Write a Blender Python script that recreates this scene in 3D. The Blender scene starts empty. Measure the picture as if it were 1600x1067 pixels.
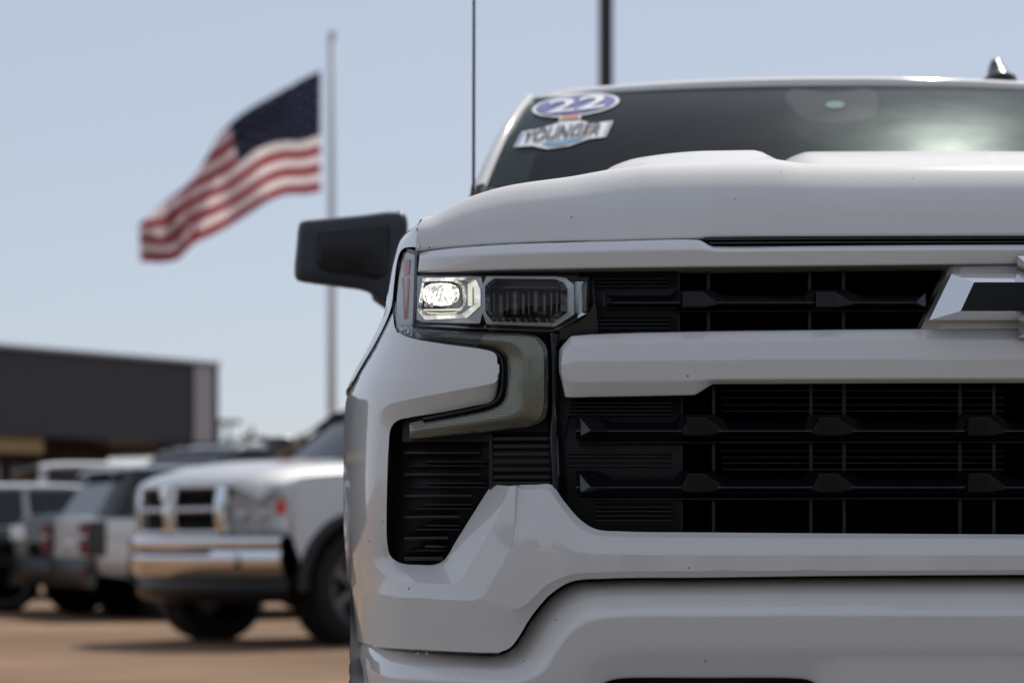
import bpy, bmesh, math, random
import numpy as np
from mathutils import Vector, Matrix
from mathutils.bvhtree import BVHTree

random.seed(7)
SC = bpy.context.scene
COL = SC.collection
R = math.radians

# ------------------------------------------------------------------ camera
F = 85.0 / 36.0 * 1600.0      # focal length in photo pixels (85 mm lens)
CH = 0.75                     # camera height
YH = 857.0                    # horizon row in the 1600 x 1067 photo
D0 = 3.466                    # distance to the truck's nose
XC = 850.0 * D0 / F           # truck centre line (world x)

cam_d = bpy.data.cameras.new('camera')
cam = bpy.data.objects.new('camera', cam_d)
COL.objects.link(cam)
cam.location = (0, 0, CH)
cam.rotation_euler = (R(90), 0, 0)
cam_d.lens = 85.0
cam_d.sensor_width = 36.0
cam_d.shift_y = (YH - 533.5) / 1600.0
cam_d.clip_start = 0.05
cam_d.clip_end = 3000
cam_d.dof.use_dof = True
cam_d.dof.focus_distance = 3.58
cam_d.dof.aperture_fstop = 4.5
SC.camera = cam

# ------------------------------------------------------------------ light
SUN_AZ = 17.0                 # degrees right of the viewing direction
SUN_EL = 47.0
world = bpy.data.worlds.new('World')
SC.world = world
world.use_nodes = True
wn = world.node_tree.nodes
bg = wn['Background']
sky = wn.new('ShaderNodeTexSky')
sky.sky_type = 'NISHITA'
sky.sun_disc = False
sky.sun_elevation = R(SUN_EL)
sky.sun_rotation = R(SUN_AZ)
sky.altitude = 100
sky.air_density = 1.0
sky.dust_density = 0.45
sky.ozone_density = 3.0
hsv = wn.new('ShaderNodeHueSaturation')
hsv.inputs['Saturation'].default_value = 0.70      # milky summer haze
world.node_tree.links.new(sky.outputs[0], hsv.inputs['Color'])
milk = wn.new('ShaderNodeMix')                      # even veil of high haze over the whole sky
milk.data_type = 'RGBA'
milk.inputs['Factor'].default_value = 0.56
milk.inputs['B'].default_value = (6.75, 7.4, 8.75, 1)
world.node_tree.links.new(hsv.outputs[0], milk.inputs['A'])
world.node_tree.links.new(milk.outputs['Result'], bg.inputs[0])
bg.inputs[1].default_value = 0.070

sun_d = bpy.data.lights.new('sun', 'SUN')
sun_d.energy = 3.3
sun_d.angle = R(0.55)
sun_d.color = (1.0, 0.94, 0.86)
sun = bpy.data.objects.new('sun', sun_d)
COL.objects.link(sun)
sdir = Vector((math.sin(R(SUN_AZ)) * math.cos(R(SUN_EL)), math.cos(R(SUN_AZ)) * math.cos(R(SUN_EL)), math.sin(R(SUN_EL))))
sun.rotation_euler = (-sdir).to_track_quat('-Z', 'Y').to_euler()
sun.location = sdir * 50

vs = SC.view_settings
vs.view_transform = 'Standard'
vs.look = 'None'
vs.exposure = 0.24
vs.gamma = 1.0
vs.use_curve_mapping = False
SC.render.engine = 'CYCLES'
SC.cycles.use_denoising = True
try:
    SC.cycles.denoiser = 'OPENIMAGEDENOISE'
    SC.cycles.denoising_input_passes = 'RGB_ALBEDO_NORMAL'
except Exception:
    pass
SC.cycles.max_bounces = 8
SC.cycles.transparent_max_bounces = 12
SC.cycles.caustics_reflective = False
SC.cycles.caustics_refractive = False
SC.cycles.sample_clamp_indirect = 6.0


# ------------------------------------------------------------------ materials
def newmat(name):
    m = bpy.data.materials.new(name)
    m.use_nodes = True
    return m, m.node_tree.nodes, m.node_tree.links, m.node_tree.nodes['Principled BSDF']


def simple(name, col, rough=0.5, metal=0.0, coat=0.0, spec=0.5, emis=None, es=0.0, bump=0.0, bscale=200.0):
    m, n, l, b = newmat(name)
    b.inputs['Base Color'].default_value = (*col, 1)
    b.inputs['Roughness'].default_value = rough
    b.inputs['Metallic'].default_value = metal
    b.inputs['Coat Weight'].default_value = coat
    b.inputs['Coat Roughness'].default_value = 0.03
    b.inputs['Specular IOR Level'].default_value = spec
    if emis:
        b.inputs['Emission Color'].default_value = (*emis, 1)
        b.inputs['Emission Strength'].default_value = es
    # slight unevenness of tone and gloss so nothing is perfectly uniform
    tc = n.new('ShaderNodeTexCoord')
    nz = n.new('ShaderNodeTexNoise')
    nz.inputs['Scale'].default_value = 14.0
    nz.inputs['Detail'].default_value = 5.0
    l.new(tc.outputs['Object'], nz.inputs['Vector'])
    mr = n.new('ShaderNodeMapRange')
    mr.inputs['To Min'].default_value = max(0.0, rough - 0.06)
    mr.inputs['To Max'].default_value = min(1.0, rough + 0.08)
    l.new(nz.outputs['Fac'], mr.inputs['Value'])
    l.new(mr.outputs['Result'], b.inputs['Roughness'])
    if bump > 0:
        n2 = n.new('ShaderNodeTexNoise')
        n2.inputs['Scale'].default_value = bscale
        n2.inputs['Detail'].default_value = 3.0
        l.new(tc.outputs['Object'], n2.inputs['Vector'])
        bp = n.new('ShaderNodeBump')
        bp.inputs['Strength'].default_value = bump
        bp.inputs['Distance'].default_value = 0.002
        l.new(n2.outputs['Fac'], bp.inputs['Height'])
        l.new(bp.outputs['Normal'], b.inputs['Normal'])
    return m


def paint(name, col, chips=True, coat=1.0, film=0.0):
    """car paint: base coat, clear coat, road dust, stone chips and bugs"""
    m, n, l, b = newmat(name)
    tc = n.new('ShaderNodeTexCoord')
    dust = n.new('ShaderNodeTexNoise')
    dust.inputs['Scale'].default_value = 5.0
    dust.inputs['Detail'].default_value = 8.0
    dust.inputs['Roughness'].default_value = 0.65
    l.new(tc.outputs['Object'], dust.inputs['Vector'])
    mix = n.new('ShaderNodeMix')
    mix.data_type = 'RGBA'
    mix.inputs['A'].default_value = (*col, 1)
    mix.inputs['B'].default_value = (col[0] * 0.9, col[1] * 0.87, col[2] * 0.82, 1)
    l.new(dust.outputs['Fac'], mix.inputs['Factor'])
    last = mix.outputs['Result']
    if chips:
        for sc_, th, dark in ((15.0, 0.040, (0.11, 0.10, 0.055)), (42.0, 0.07, (0.03, 0.028, 0.02)), (130.0, 0.05, (0.12, 0.10, 0.07))):
            v = n.new('ShaderNodeTexVoronoi')
            v.inputs['Scale'].default_value = sc_
            l.new(tc.outputs['Object'], v.inputs['Vector'])
            th1 = n.new('ShaderNodeMath'); th1.operation = 'LESS_THAN'
            th1.inputs[1].default_value = th
            l.new(v.outputs['Distance'], th1.inputs[0])
            sep = n.new('ShaderNodeSeparateColor')
            l.new(v.outputs['Color'], sep.inputs[0])
            th2 = n.new('ShaderNodeMath'); th2.operation = 'GREATER_THAN'
            th2.inputs[1].default_value = 0.86
            l.new(sep.outputs[0], th2.inputs[0])
            mu = n.new('ShaderNodeMath'); mu.operation = 'MULTIPLY'
            l.new(th1.outputs[0], mu.inputs[0]); l.new(th2.outputs[0], mu.inputs[1])
            mx = n.new('ShaderNodeMix'); mx.data_type = 'RGBA'
            l.new(mu.outputs[0], mx.inputs['Factor'])
            l.new(last, mx.inputs['A'])
            mx.inputs['B'].default_value = (*dark, 1)
            last = mx.outputs['Result']
    l.new(last, b.inputs['Base Color'])
    b.inputs['Roughness'].default_value = 0.7 if film else 0.42
    b.inputs['Specular IOR Level'].default_value = 0.12 if film else 0.3
    b.inputs['Coat Weight'].default_value = coat
    b.inputs['Coat IOR'].default_value = 1.6 if film else 1.72
    cr = n.new('ShaderNodeMapRange')
    cr.inputs['To Min'].default_value = 0.008 + film
    cr.inputs['To Max'].default_value = 0.05 + film
    l.new(dust.outputs['Fac'], cr.inputs['Value'])
    l.new(cr.outputs['Result'], b.inputs['Coat Roughness'])
    # orange peel in the clear coat
    pe = n.new('ShaderNodeTexNoise')
    pe.inputs['Scale'].default_value = 260.0
    l.new(tc.outputs['Object'], pe.inputs['Vector'])
    bp = n.new('ShaderNodeBump')
    bp.inputs['Strength'].default_value = 0.06
    bp.inputs['Distance'].default_value = 0.0004
    l.new(pe.outputs['Fac'], bp.inputs['Height'])
    l.new(bp.outputs['Normal'], b.inputs['Coat Normal'])
    return m


def thin_glass(name, tint, gloss=0.02, base_reflect=1.0, ior=1.5, dirt=0.0, dirtcol=(0.5, 0.5, 0.48)):
    m, n, l, b = newmat(name)
    n.remove(b)
    out = n['Material Output']
    tr = n.new('ShaderNodeBsdfTransparent'); tr.inputs[0].default_value = (*tint, 1)
    gl = n.new('ShaderNodeBsdfGlossy'); gl.inputs['Roughness'].default_value = gloss
    fr = n.new('ShaderNodeFresnel'); fr.inputs['IOR'].default_value = ior
    mul = n.new('ShaderNodeMath'); mul.operation = 'MULTIPLY'; mul.use_clamp = True
    mul.inputs[1].default_value = base_reflect
    l.new(fr.outputs[0], mul.inputs[0])
    mx = n.new('ShaderNodeMixShader')
    l.new(mul.outputs[0], mx.inputs[0]); l.new(tr.outputs[0], mx.inputs[1]); l.new(gl.outputs[0], mx.inputs[2])
    last = mx
    if dirt > 0:
        # a film of dust: broad gloss plus a little diffuse
        g2 = n.new('ShaderNodeBsdfGlossy'); g2.inputs['Roughness'].default_value = 0.30
        g2.inputs[0].default_value = (*dirtcol, 1)
        df = n.new('ShaderNodeBsdfDiffuse'); df.inputs[0].default_value = (*dirtcol, 1)
        m2 = n.new('ShaderNodeMixShader'); m2.inputs[0].default_value = 0.35
        l.new(g2.outputs[0], m2.inputs[1]); l.new(df.outputs[0], m2.inputs[2])
        nz = n.new('ShaderNodeTexNoise'); nz.inputs['Scale'].default_value = 9.0; nz.inputs['Detail'].default_value = 6.0
        tc = n.new('ShaderNodeTexCoord'); l.new(tc.outputs['Object'], nz.inputs['Vector'])
        mr = n.new('ShaderNodeMapRange'); mr.inputs['To Min'].default_value = dirt * 0.5; mr.inputs['To Max'].default_value = dirt * 1.5
        l.new(nz.outputs['Fac'], mr.inputs['Value'])
        m3 = n.new('ShaderNodeMixShader')
        l.new(mr.outputs['Result'], m3.inputs[0]); l.new(last.outputs[0], m3.inputs[1]); l.new(m2.outputs[0], m3.inputs[2])
        last = m3
    l.new(last.outputs[0], out.inputs['Surface'])
    return m


M = {}
M['white'] = paint('white_pearl_paint', (0.83, 0.82, 0.82))
M['white_dusty'] = paint('white_pearl_paint_dusty', (0.79, 0.78, 0.775), coat=0.45, film=0.05)
M['white_bg'] = paint('white_paint_far', (0.80, 0.80, 0.80), chips=False)
M['silver'] = paint('silver_paint', (0.62, 0.63, 0.65), chips=False)
M['dark_paint'] = paint('charcoal_paint', (0.018, 0.021, 0.027), chips=False)
M['black_paint'] = paint('black_paint', (0.008, 0.009, 0.011), chips=False)
M['gloss_black'] = simple('gloss_black_plastic', (0.006, 0.0065, 0.010), 0.15, spec=0.75)
M['tooth_black'] = simple('grille_tooth_black', (0.006, 0.006, 0.007), 0.14, spec=0.30)
M['grille_black'] = simple('grille_black_plastic', (0.0085, 0.0085, 0.0095), 0.5, spec=0.35, bump=0.15, bscale=500)
M['satin_black'] = simple('satin_black_plastic', (0.010, 0.010, 0.0115), 0.34, spec=0.4, bump=0.1, bscale=600)
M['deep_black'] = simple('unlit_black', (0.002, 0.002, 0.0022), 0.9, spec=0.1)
M['rubber'] = simple('tyre_rubber', (0.014, 0.014, 0.015), 0.75, spec=0.3, bump=0.4, bscale=120)
M['chrome'] = simple('chrome', (0.83, 0.84, 0.86), 0.07, metal=1.0)
M['satin_chrome'] = simple('satin_chrome', (0.74, 0.76, 0.80), 0.25, metal=1.0)
M['dark_chrome'] = simple('dark_chrome', (0.30, 0.30, 0.31), 0.16, metal=1.0)
M['alloy'] = simple('dark_alloy', (0.13, 0.13, 0.135), 0.35, metal=0.8)
M['alloy_bright'] = simple('bright_alloy', (0.45, 0.45, 0.46), 0.3, metal=1.0)
M['radiator'] = simple('radiator_slats', (0.085, 0.083, 0.08), 0.55, metal=0.3)
M['mirror_black'] = simple('mirror_black_plastic', (0.028, 0.033, 0.042), 0.36, spec=0.5, bump=0.2, bscale=420)
M['rust_steel'] = simple('grey_steel', (0.10, 0.095, 0.09), 0.6, metal=0.6)
M['glass'] = thin_glass('windscreen_glass', (0.42, 0.52, 0.50), 0.012, 0.42, 1.5, dirt=0.020, dirtcol=(0.46, 0.56, 0.55))
M['dark_glass'] = simple('tinted_glass', (0.006, 0.009, 0.012), 0.05, spec=0.6)
M['lens_clear'] = thin_glass('clear_lens', (0.985, 0.99, 0.99), 0.015, 0.75, 1.45)
M['interior'] = simple('cabin_interior', (0.02, 0.021, 0.022), 0.95, spec=0.1)
M['interior_red'] = simple('cabin_module', (0.42, 0.23, 0.25), 0.95, spec=0.05)
M['bezel_silver'] = simple('silver_bezel', (0.80, 0.83, 0.88), 0.22, metal=0.2, coat=0.6)
M['marker_white'] = simple('marker_housing_plastic', (0.90, 0.91, 0.93), 0.35)
M['lens_column'] = simple('smoky_lens_column', (0.17, 0.15, 0.135), 0.12, coat=1.0)
M['orange'] = simple('amber_reflector', (0.92, 0.10, 0.02), 0.25, emis=None)
M['red_lens'] = simple('red_lens', (0.30, 0.010, 0.016), 0.12, coat=1.0)
M['pole_white'] = simple('pole_white_paint', (0.62, 0.63, 0.66), 0.6)
M['pole_dark'] = simple('dark_bronze_pole', (0.022, 0.019, 0.019), 0.5)
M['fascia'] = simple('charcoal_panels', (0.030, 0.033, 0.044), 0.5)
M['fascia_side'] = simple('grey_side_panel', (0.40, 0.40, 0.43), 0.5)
M['tan_wall'] = simple('tan_wall', (0.42, 0.32, 0.17), 0.8)
M['shop_wall'] = simple('brown_wall', (0.06, 0.05, 0.045), 0.8)
M['sticker_white'] = simple('sticker_white', (0.80, 0.81, 0.84), 0.4)
M['sticker_blue'] = simple('sticker_blue', (0.018, 0.035, 0.28), 0.4)
M['sticker_lightblue'] = simple('sticker_light_blue', (0.14, 0.32, 0.50), 0.4)
M['sticker_black'] = simple('sticker_black', (0.03, 0.03, 0.035), 0.4)
M['sticker_orange'] = simple('sticker_orange', (0.42, 0.13, 0.05), 0.5)
M['led'] = simple('led_white', (0.9, 0.9, 0.85), 0.2, emis=(1.0, 0.97, 0.86), es=1.5)
def _led_facets(m):
    n, l = m.node_tree.nodes, m.node_tree.links
    tc = n.new('ShaderNodeTexCoord')
    v = n.new('ShaderNodeTexVoronoi'); v.inputs['Scale'].default_value = 170.0
    l.new(tc.outputs['Object'], v.inputs['Vector'])
    sp = n.new('ShaderNodeSeparateColor'); l.new(v.outputs['Color'], sp.inputs[0])
    mr = n.new('ShaderNodeMapRange'); mr.inputs['To Min'].default_value = 0.10; mr.inputs['To Max'].default_value = 1.9
    l.new(sp.outputs[0], mr.inputs['Value']); l.new(mr.outputs['Result'], n['Principled BSDF'].inputs['Emission Strength'])
_led_facets(M['led'])
M['led_soft'] = simple('led_light_guide', (0.9, 0.9, 0.8), 0.3, emis=(1.0, 0.94, 0.72), es=0.55)
M['bark'] = simple('bark', (0.06, 0.045, 0.03), 0.9)
M['seat'] = simple('seat_fabric', (0.03, 0.03, 0.032), 0.9)


def mesh_lens_mat():
    """smoked daytime-light lens with a fine honeycomb of optics"""
    m, n, l, b = newmat('smoked_honeycomb_lens')
    tc = n.new('ShaderNodeTexCoord')
    mp = n.new('ShaderNodeMapping')
    mp.inputs['Scale'].default_value = (330, 330, 400)
    l.new(tc.outputs['Object'], mp.inputs['Vector'])
    sx = n.new('ShaderNodeSeparateXYZ'); l.new(mp.outputs[0], sx.inputs[0])
    cb = n.new('ShaderNodeCombineXYZ')
    l.new(sx.outputs['X'], cb.inputs['X']); l.new(sx.outputs['Z'], cb.inputs['Y'])
    br = n.new('ShaderNodeTexBrick')
    br.inputs['Scale'].default_value = 1.0
    br.inputs['Mortar Size'].default_value = 0.17
    br.inputs['Mortar Smooth'].default_value = 0.6
    br.inputs['Brick Width'].default_value = 1.25
    br.inputs['Row Height'].default_value = 0.95
    br.offset = 0.5
    l.new(cb.outputs[0], br.inputs['Vector'])
    mx = n.new('ShaderNodeMix'); mx.data_type = 'RGBA'
    mx.inputs['A'].default_value = (0.42, 0.41, 0.31, 1)
    mx.inputs['B'].default_value = (0.12, 0.115, 0.08, 1)
    l.new(br.outputs['Fac'], mx.inputs['Factor'])
    l.new(mx.outputs['Result'], b.inputs['Base Color'])
    b.inputs['Roughness'].default_value = 0.33
    b.inputs['Metallic'].default_value = 0.85
    b.inputs['Coat Weight'].default_value = 0.55
    b.inputs['Coat Roughness'].default_value = 0.03
    bp = n.new('ShaderNodeBump'); bp.invert = True
    bp.inputs['Strength'].default_value = 0.8
    bp.inputs['Distance'].default_value = 0.0012
    l.new(br.outputs['Fac'], bp.inputs['Height'])
    l.new(bp.outputs['Normal'], b.inputs['Normal'])
    return m


M['honeycomb'] = mesh_lens_mat()
M['smoke'] = simple('smoked_lens', (0.030, 0.032, 0.026), 0.10, coat=1.0)


def asphalt_mat():
    m, n, l, b = newmat('dusty_asphalt')
    tc = n.new('ShaderNodeTexCoord')
    n1 = n.new('ShaderNodeTexNoise'); n1.inputs['Scale'].default_value = 0.35; n1.inputs['Detail'].default_value = 8
    n2 = n.new('ShaderNodeTexNoise'); n2.inputs['Scale'].default_value = 60; n2.inputs['Detail'].default_value = 4
    for q in (n1, n2):
        l.new(tc.outputs['Object'], q.inputs['Vector'])
    r1 = n.new('ShaderNodeValToRGB')
    r1.color_ramp.elements[0].color = (0.175, 0.106, 0.060, 1)
    r1.color_ramp.elements[1].color = (0.285, 0.176, 0.102, 1)
    r1.color_ramp.elements[0].position = 0.38; r1.color_ramp.elements[1].position = 0.62
    l.new(n1.outputs['Fac'], r1.inputs[0])
    mx = n.new('ShaderNodeMix'); mx.data_type = 'RGBA'; mx.blend_type = 'MULTIPLY'
    mx.inputs['Factor'].default_value = 0.7
    r2 = n.new('ShaderNodeValToRGB')
    r2.color_ramp.elements[0].color = (0.55, 0.55, 0.55, 1); r2.color_ramp.elements[1].color = (1.25, 1.2, 1.15, 1)
    l.new(n2.outputs['Fac'], r2.inputs[0])
    l.new(r1.outputs[0], mx.inputs['A']); l.new(r2.outputs[0], mx.inputs['B'])
    l.new(mx.outputs['Result'], b.inputs['Base Color'])
    b.inputs['Roughness'].default_value = 0.9
    b.inputs['Specular IOR Level'].default_value = 0.2
    bp = n.new('ShaderNodeBump'); bp.inputs['Strength'].default_value = 0.5; bp.inputs['Distance'].default_value = 0.01
    l.new(n2.outputs['Fac'], bp.inputs['Height']); l.new(bp.outputs['Normal'], b.inputs['Normal'])
    return m


M['asphalt'] = asphalt_mat()
M['lane'] = asphalt_mat()  # greyer copy for the unseen near ground, tuned for its bounce on the paint
for nd in M['lane'].node_tree.nodes:
    if nd.type == 'VALTORGB' and nd.color_ramp.elements[0].color[0] < 0.3:
        nd.color_ramp.elements[0].color = (0.135, 0.118, 0.102, 1)
        nd.color_ramp.elements[1].color = (0.195, 0.170, 0.148, 1)


def leaf_mat(name, col):
    m, n, l, b = newmat(name)
    oi = n.new('ShaderNodeTexCoord')
    nz = n.new('ShaderNodeTexNoise'); nz.inputs['Scale'].default_value = 0.8; nz.inputs['Detail'].default_value = 4
    l.new(oi.outputs['Object'], nz.inputs['Vector'])
    mx = n.new('ShaderNodeMix'); mx.data_type = 'RGBA'
    mx.inputs['A'].default_value = (col[0] * 0.5, col[1] * 0.55, col[2] * 0.5, 1)
    mx.inputs['B'].default_value = (*col, 1)
    l.new(nz.outputs['Fac'], mx.inputs['Factor'])
    l.new(mx.outputs['Result'], b.inputs['Base Color'])
    b.inputs['Roughness'].default_value = 0.7
    return m


M['leaf'] = leaf_mat('tree_leaves', (0.055, 0.085, 0.03))


def flag_mat():
    m, n, l, b = newmat('striped_flag_cloth')
    uv = n.new('ShaderNodeUVMap')
    sp = n.new('ShaderNodeSeparateXYZ'); l.new(uv.outputs[0], sp.inputs[0])

    def mth(op, a, bb=None):
        q = n.new('ShaderNodeMath'); q.operation = op
        if isinstance(a, float): q.inputs[0].default_value = a
        else: l.new(a, q.inputs[0])
        if bb is not None:
            if isinstance(bb, float): q.inputs[1].default_value = bb
            else: l.new(bb, q.inputs[1])
        return q.outputs[0]
    u, v = sp.outputs['X'], sp.outputs['Y']            # v = 0 at the top
    st = mth('MODULO', mth('FLOOR', mth('MULTIPLY', v, 13.0)), 2.0)   # 0 = red, 1 = white
    c1 = n.new('ShaderNodeMix'); c1.data_type = 'RGBA'
    c1.inputs['A'].default_value = (0.52, 0.012, 0.055, 1)
    c1.inputs['B'].default_value = (0.94, 0.90, 0.90, 1)
    l.new(st, c1.inputs['Factor'])
    can = mth('MULTIPLY', mth('LESS_THAN', u, 0.375), mth('LESS_THAN', v, 7.0 / 13.0))
    # staggered rows of stars, far too small to be more than dots from here
    su = mth('MULTIPLY', u, 11.0 / 0.375)
    sv = mth('MULTIPLY', v, 9.0 * 13.0 / 7.0)
    par = mth('MODULO', mth('ADD', mth('FLOOR', su), mth('FLOOR', sv)), 2.0)
    du = mth('SUBTRACT', mth('FRACT', su), 0.5)
    dv = mth('SUBTRACT', mth('FRACT', sv), 0.5)
    dd = mth('ADD', mth('MULTIPLY', du, du), mth('MULTIPLY', dv, dv))
    star = mth('MULTIPLY', mth('LESS_THAN', dd, 0.13), mth('LESS_THAN', par, 0.5))
    c2 = n.new('ShaderNodeMix'); c2.data_type = 'RGBA'
    c2.inputs['A'].default_value = (0.060, 0.070, 0.135, 1)
    c2.inputs['B'].default_value = (0.22, 0.23, 0.28, 1)
    l.new(star, c2.inputs['Factor'])
    c3 = n.new('ShaderNodeMix'); c3.data_type = 'RGBA'
    l.new(can, c3.inputs['Factor']); l.new(c1.outputs['Result'], c3.inputs['A']); l.new(c2.outputs['Result'], c3.inputs['B'])
    l.new(c3.outputs['Result'], b.inputs['Base Color'])
    b.inputs['Roughness'].default_value = 0.8
    # sunlight glows through the nylon
    tl = n.new('ShaderNodeBsdfTranslucent'); l.new(c3.outputs['Result'], tl.inputs[0])
    ms = n.new('ShaderNodeMixShader'); ms.inputs[0].default_value = 0.66
    l.new(b.outputs[0], ms.inputs[1]); l.new(tl.outputs[0], ms.inputs[2])
    l.new(ms.outputs[0], n['Material Output'].inputs['Surface'])
    return m


M['flag'] = flag_mat()


# ------------------------------------------------------------------ maths helpers
def pchip(xs, ys):
    xs = np.array(xs, float); ys = np.array(ys, float)
    h = np.diff(xs); dl = np.diff(ys) / h
    mm = np.zeros(len(xs))
    for i in range(1, len(xs) - 1):
        if dl[i - 1] * dl[i] > 0:
            w1 = 2 * h[i] + h[i - 1]; w2 = h[i] + 2 * h[i - 1]
            mm[i] = (w1 + w2) / (w1 / dl[i - 1] + w2 / dl[i])
    mm[0] = dl[0]; mm[-1] = dl[-1]

    def f(x):
        x = min(max(x, xs[0]), xs[-1])
        i = min(int(np.searchsorted(xs, x, side='right')) - 1, len(xs) - 2)
        i = max(i, 0)
        t = (x - xs[i]) / h[i]
        return ((2 * t**3 - 3 * t**2 + 1) * ys[i] + (t**3 - 2 * t**2 + t) * h[i] * mm[i]
                + (-2 * t**3 + 3 * t**2) * ys[i + 1] + (t**3 - t**2) * h[i] * mm[i + 1])
    return f


def catmull(pts, k, closed=False):
    """centripetal Catmull-Rom through every control point, k steps per segment"""
    p = [np.array(q, float) for q in pts]
    n = len(p)
    if n < 3 or k <= 1:
        out = []
        for i in range(n - 1 + (1 if closed else 0)):
            for j in range(k):
                out.append(p[i] + (p[(i + 1) % n] - p[i]) * j / k)
        if not closed:
            out.append(p[-1])
        return out
    out = []
    segs = n if closed else n - 1
    for i in range(segs):
        p1, p2 = p[i], p[(i + 1) % n]
        p0 = p[(i - 1) % n] if closed or i > 0 else 2 * p1 - p2
        p3 = p[(i + 2) % n] if closed or i + 2 < n else 2 * p2 - p1

        def tj(ti, a, c):
            return ti + max(np.linalg.norm(c - a), 1e-6) ** 0.5
        t0 = 0.0; t1 = tj(t0, p0, p1); t2 = tj(t1, p1, p2); t3 = tj(t2, p2, p3)
        for j in range(k):
            t = t1 + (t2 - t1) * j / k
            A1 = (t1 - t) / (t1 - t0) * p0 + (t - t0) / (t1 - t0) * p1
            A2 = (t2 - t) / (t2 - t1) * p1 + (t - t1) / (t2 - t1) * p2
            A3 = (t3 - t) / (t3 - t2) * p2 + (t - t2) / (t3 - t2) * p3
            B1 = (t2 - t) / (t2 - t0) * A1 + (t - t0) / (t2 - t0) * A2
            B2 = (t3 - t) / (t3 - t1) * A2 + (t - t1) / (t3 - t1) * A3
            out.append((t2 - t) / (t2 - t1) * B1 + (t - t1) / (t2 - t1) * B2)
    if not closed:
        out.append(p[-1])
    return out


# how far the nose of the truck sweeps back, by photo column
_plan = pchip([528, 535, 540, 550, 565, 580, 600, 620, 650, 700, 800, 900, 1000, 1200, 1400, 1650],
              [0.85, 0.70, 0.56, 0.43, 0.33, 0.27, 0.22, 0.185, 0.15, 0.115, 0.075, 0.048, 0.03, 0.012, 0.004, 0.0])
_sil = pchip([280, 385, 400, 470, 490, 520, 575, 600, 660, 750, 850, 930, 1000, 1120],
             [640, 628, 622, 612, 603, 590, 560, 546, 537, 534, 538, 545, 553, 566])
_tgt = pchip([400, 480, 600, 660, 1120], [556, 554, 540, 536, 536])


def plan(px, py):
    s = _sil(py); t = _tgt(py)
    if px < 900:
        px = t + (px - s) / (900 - s) * (900 - t)
    return _plan(px)


def P(px, py, d):
    """photo pixel at d metres behind the nose plane -> truck coordinates (root at XC, D0, 0)"""
    D = D0 + d
    x = 0.0 if px >= 1649.5 else (px - 800.0) * D / F - XC
    return Vector((x, d, CH + (YH - py) * D / F))


def W(px, py, D):
    """photo pixel at distance D -> world point"""
    return Vector(((px - 800.0) * D / F, D, CH + (YH - py) * D / F))


# ------------------------------------------------------------------ object helpers
def mesh_obj(name, bm, mat, parent=None, bevel=0.0, segs=2, ang=22, smooth=True, mirror=False, wn=True, flip=None, kind=None):
    if flip is not None:
        bm.normal_update()
        s = Vector((0, 0, 0))
        for f in bm.faces:
            s += f.normal * f.calc_area()
        if s.dot(Vector(flip)) < 0:
            bmesh.ops.reverse_faces(bm, faces=bm.faces)
    me = bpy.data.meshes.new(name)
    bm.to_mesh(me); bm.free()
    for p in me.polygons:
        p.use_smooth = smooth
    mats = mat if isinstance(mat, (list, tuple)) else [mat]
    for q in mats:
        me.materials.append(M[q])
    o = bpy.data.objects.new(name, me)
    COL.objects.link(o)
    if parent is not None:
        o.parent = parent
    if mirror:
        md = o.modifiers.new('mirror', 'MIRROR'); md.use_axis = (True, False, False); md.use_clip = False; md.merge_threshold = 0.0015
    if bevel > 0:
        b = o.modifiers.new('bevel', 'BEVEL'); b.width = bevel; b.segments = segs
        b.limit_method = 'ANGLE'; b.angle_limit = R(ang); b.use_clamp_overlap = True
    if smooth and wn and bevel > 0:
        w = o.modifiers.new('wn', 'WEIGHTED_NORMAL'); w.weight = 60; w.keep_sharp = False
    if kind:
        o['kind'] = kind
    return o


def empty(name, loc, rz=0.0, label=None, cat=None, group=None):
    o = bpy.data.objects.new(name, None)
    o.empty_display_size = 0.3
    COL.objects.link(o)
    o.location = loc; o.rotation_euler = (0, 0, rz)
    tag(o, label, cat, group)
    return o


def tag(o, label=None, cat=None, group=None, kind=None):
    if label: o['label'] = label
    if cat: o['category'] = cat
    if group: o['group'] = group
    if kind: o['kind'] = kind
    return o


def mirror_copy(o, parent=None):
    """the same part on the other side of the truck, an object of its own"""
    c = o.copy()
    me = o.data.copy()
    bm = bmesh.new(); bm.from_mesh(me)
    for v in bm.verts:
        v.co.x = -v.co.x
    bmesh.ops.reverse_faces(bm, faces=bm.faces)
    bm.to_mesh(me); bm.free()
    c.data = me
    COL.objects.link(c)
    c.parent = parent if parent else o.parent
    for ch in list(o.children):
        mirror_copy(ch, c)
    return c


def grid(bm, G, close_u=False):
    """G: rows of points -> quads"""
    V = [[bm.verts.new(p) for p in row] for row in G]
    for a in range(len(V) - 1):
        n = len(V[a])
        for b in range(n if close_u else n - 1):
            q = [V[a][b], V[a][(b + 1) % n], V[a + 1][(b + 1) % n], V[a + 1][b]]
            try:
                bm.faces.new(q)
            except ValueError:
                pass
    return V


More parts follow.
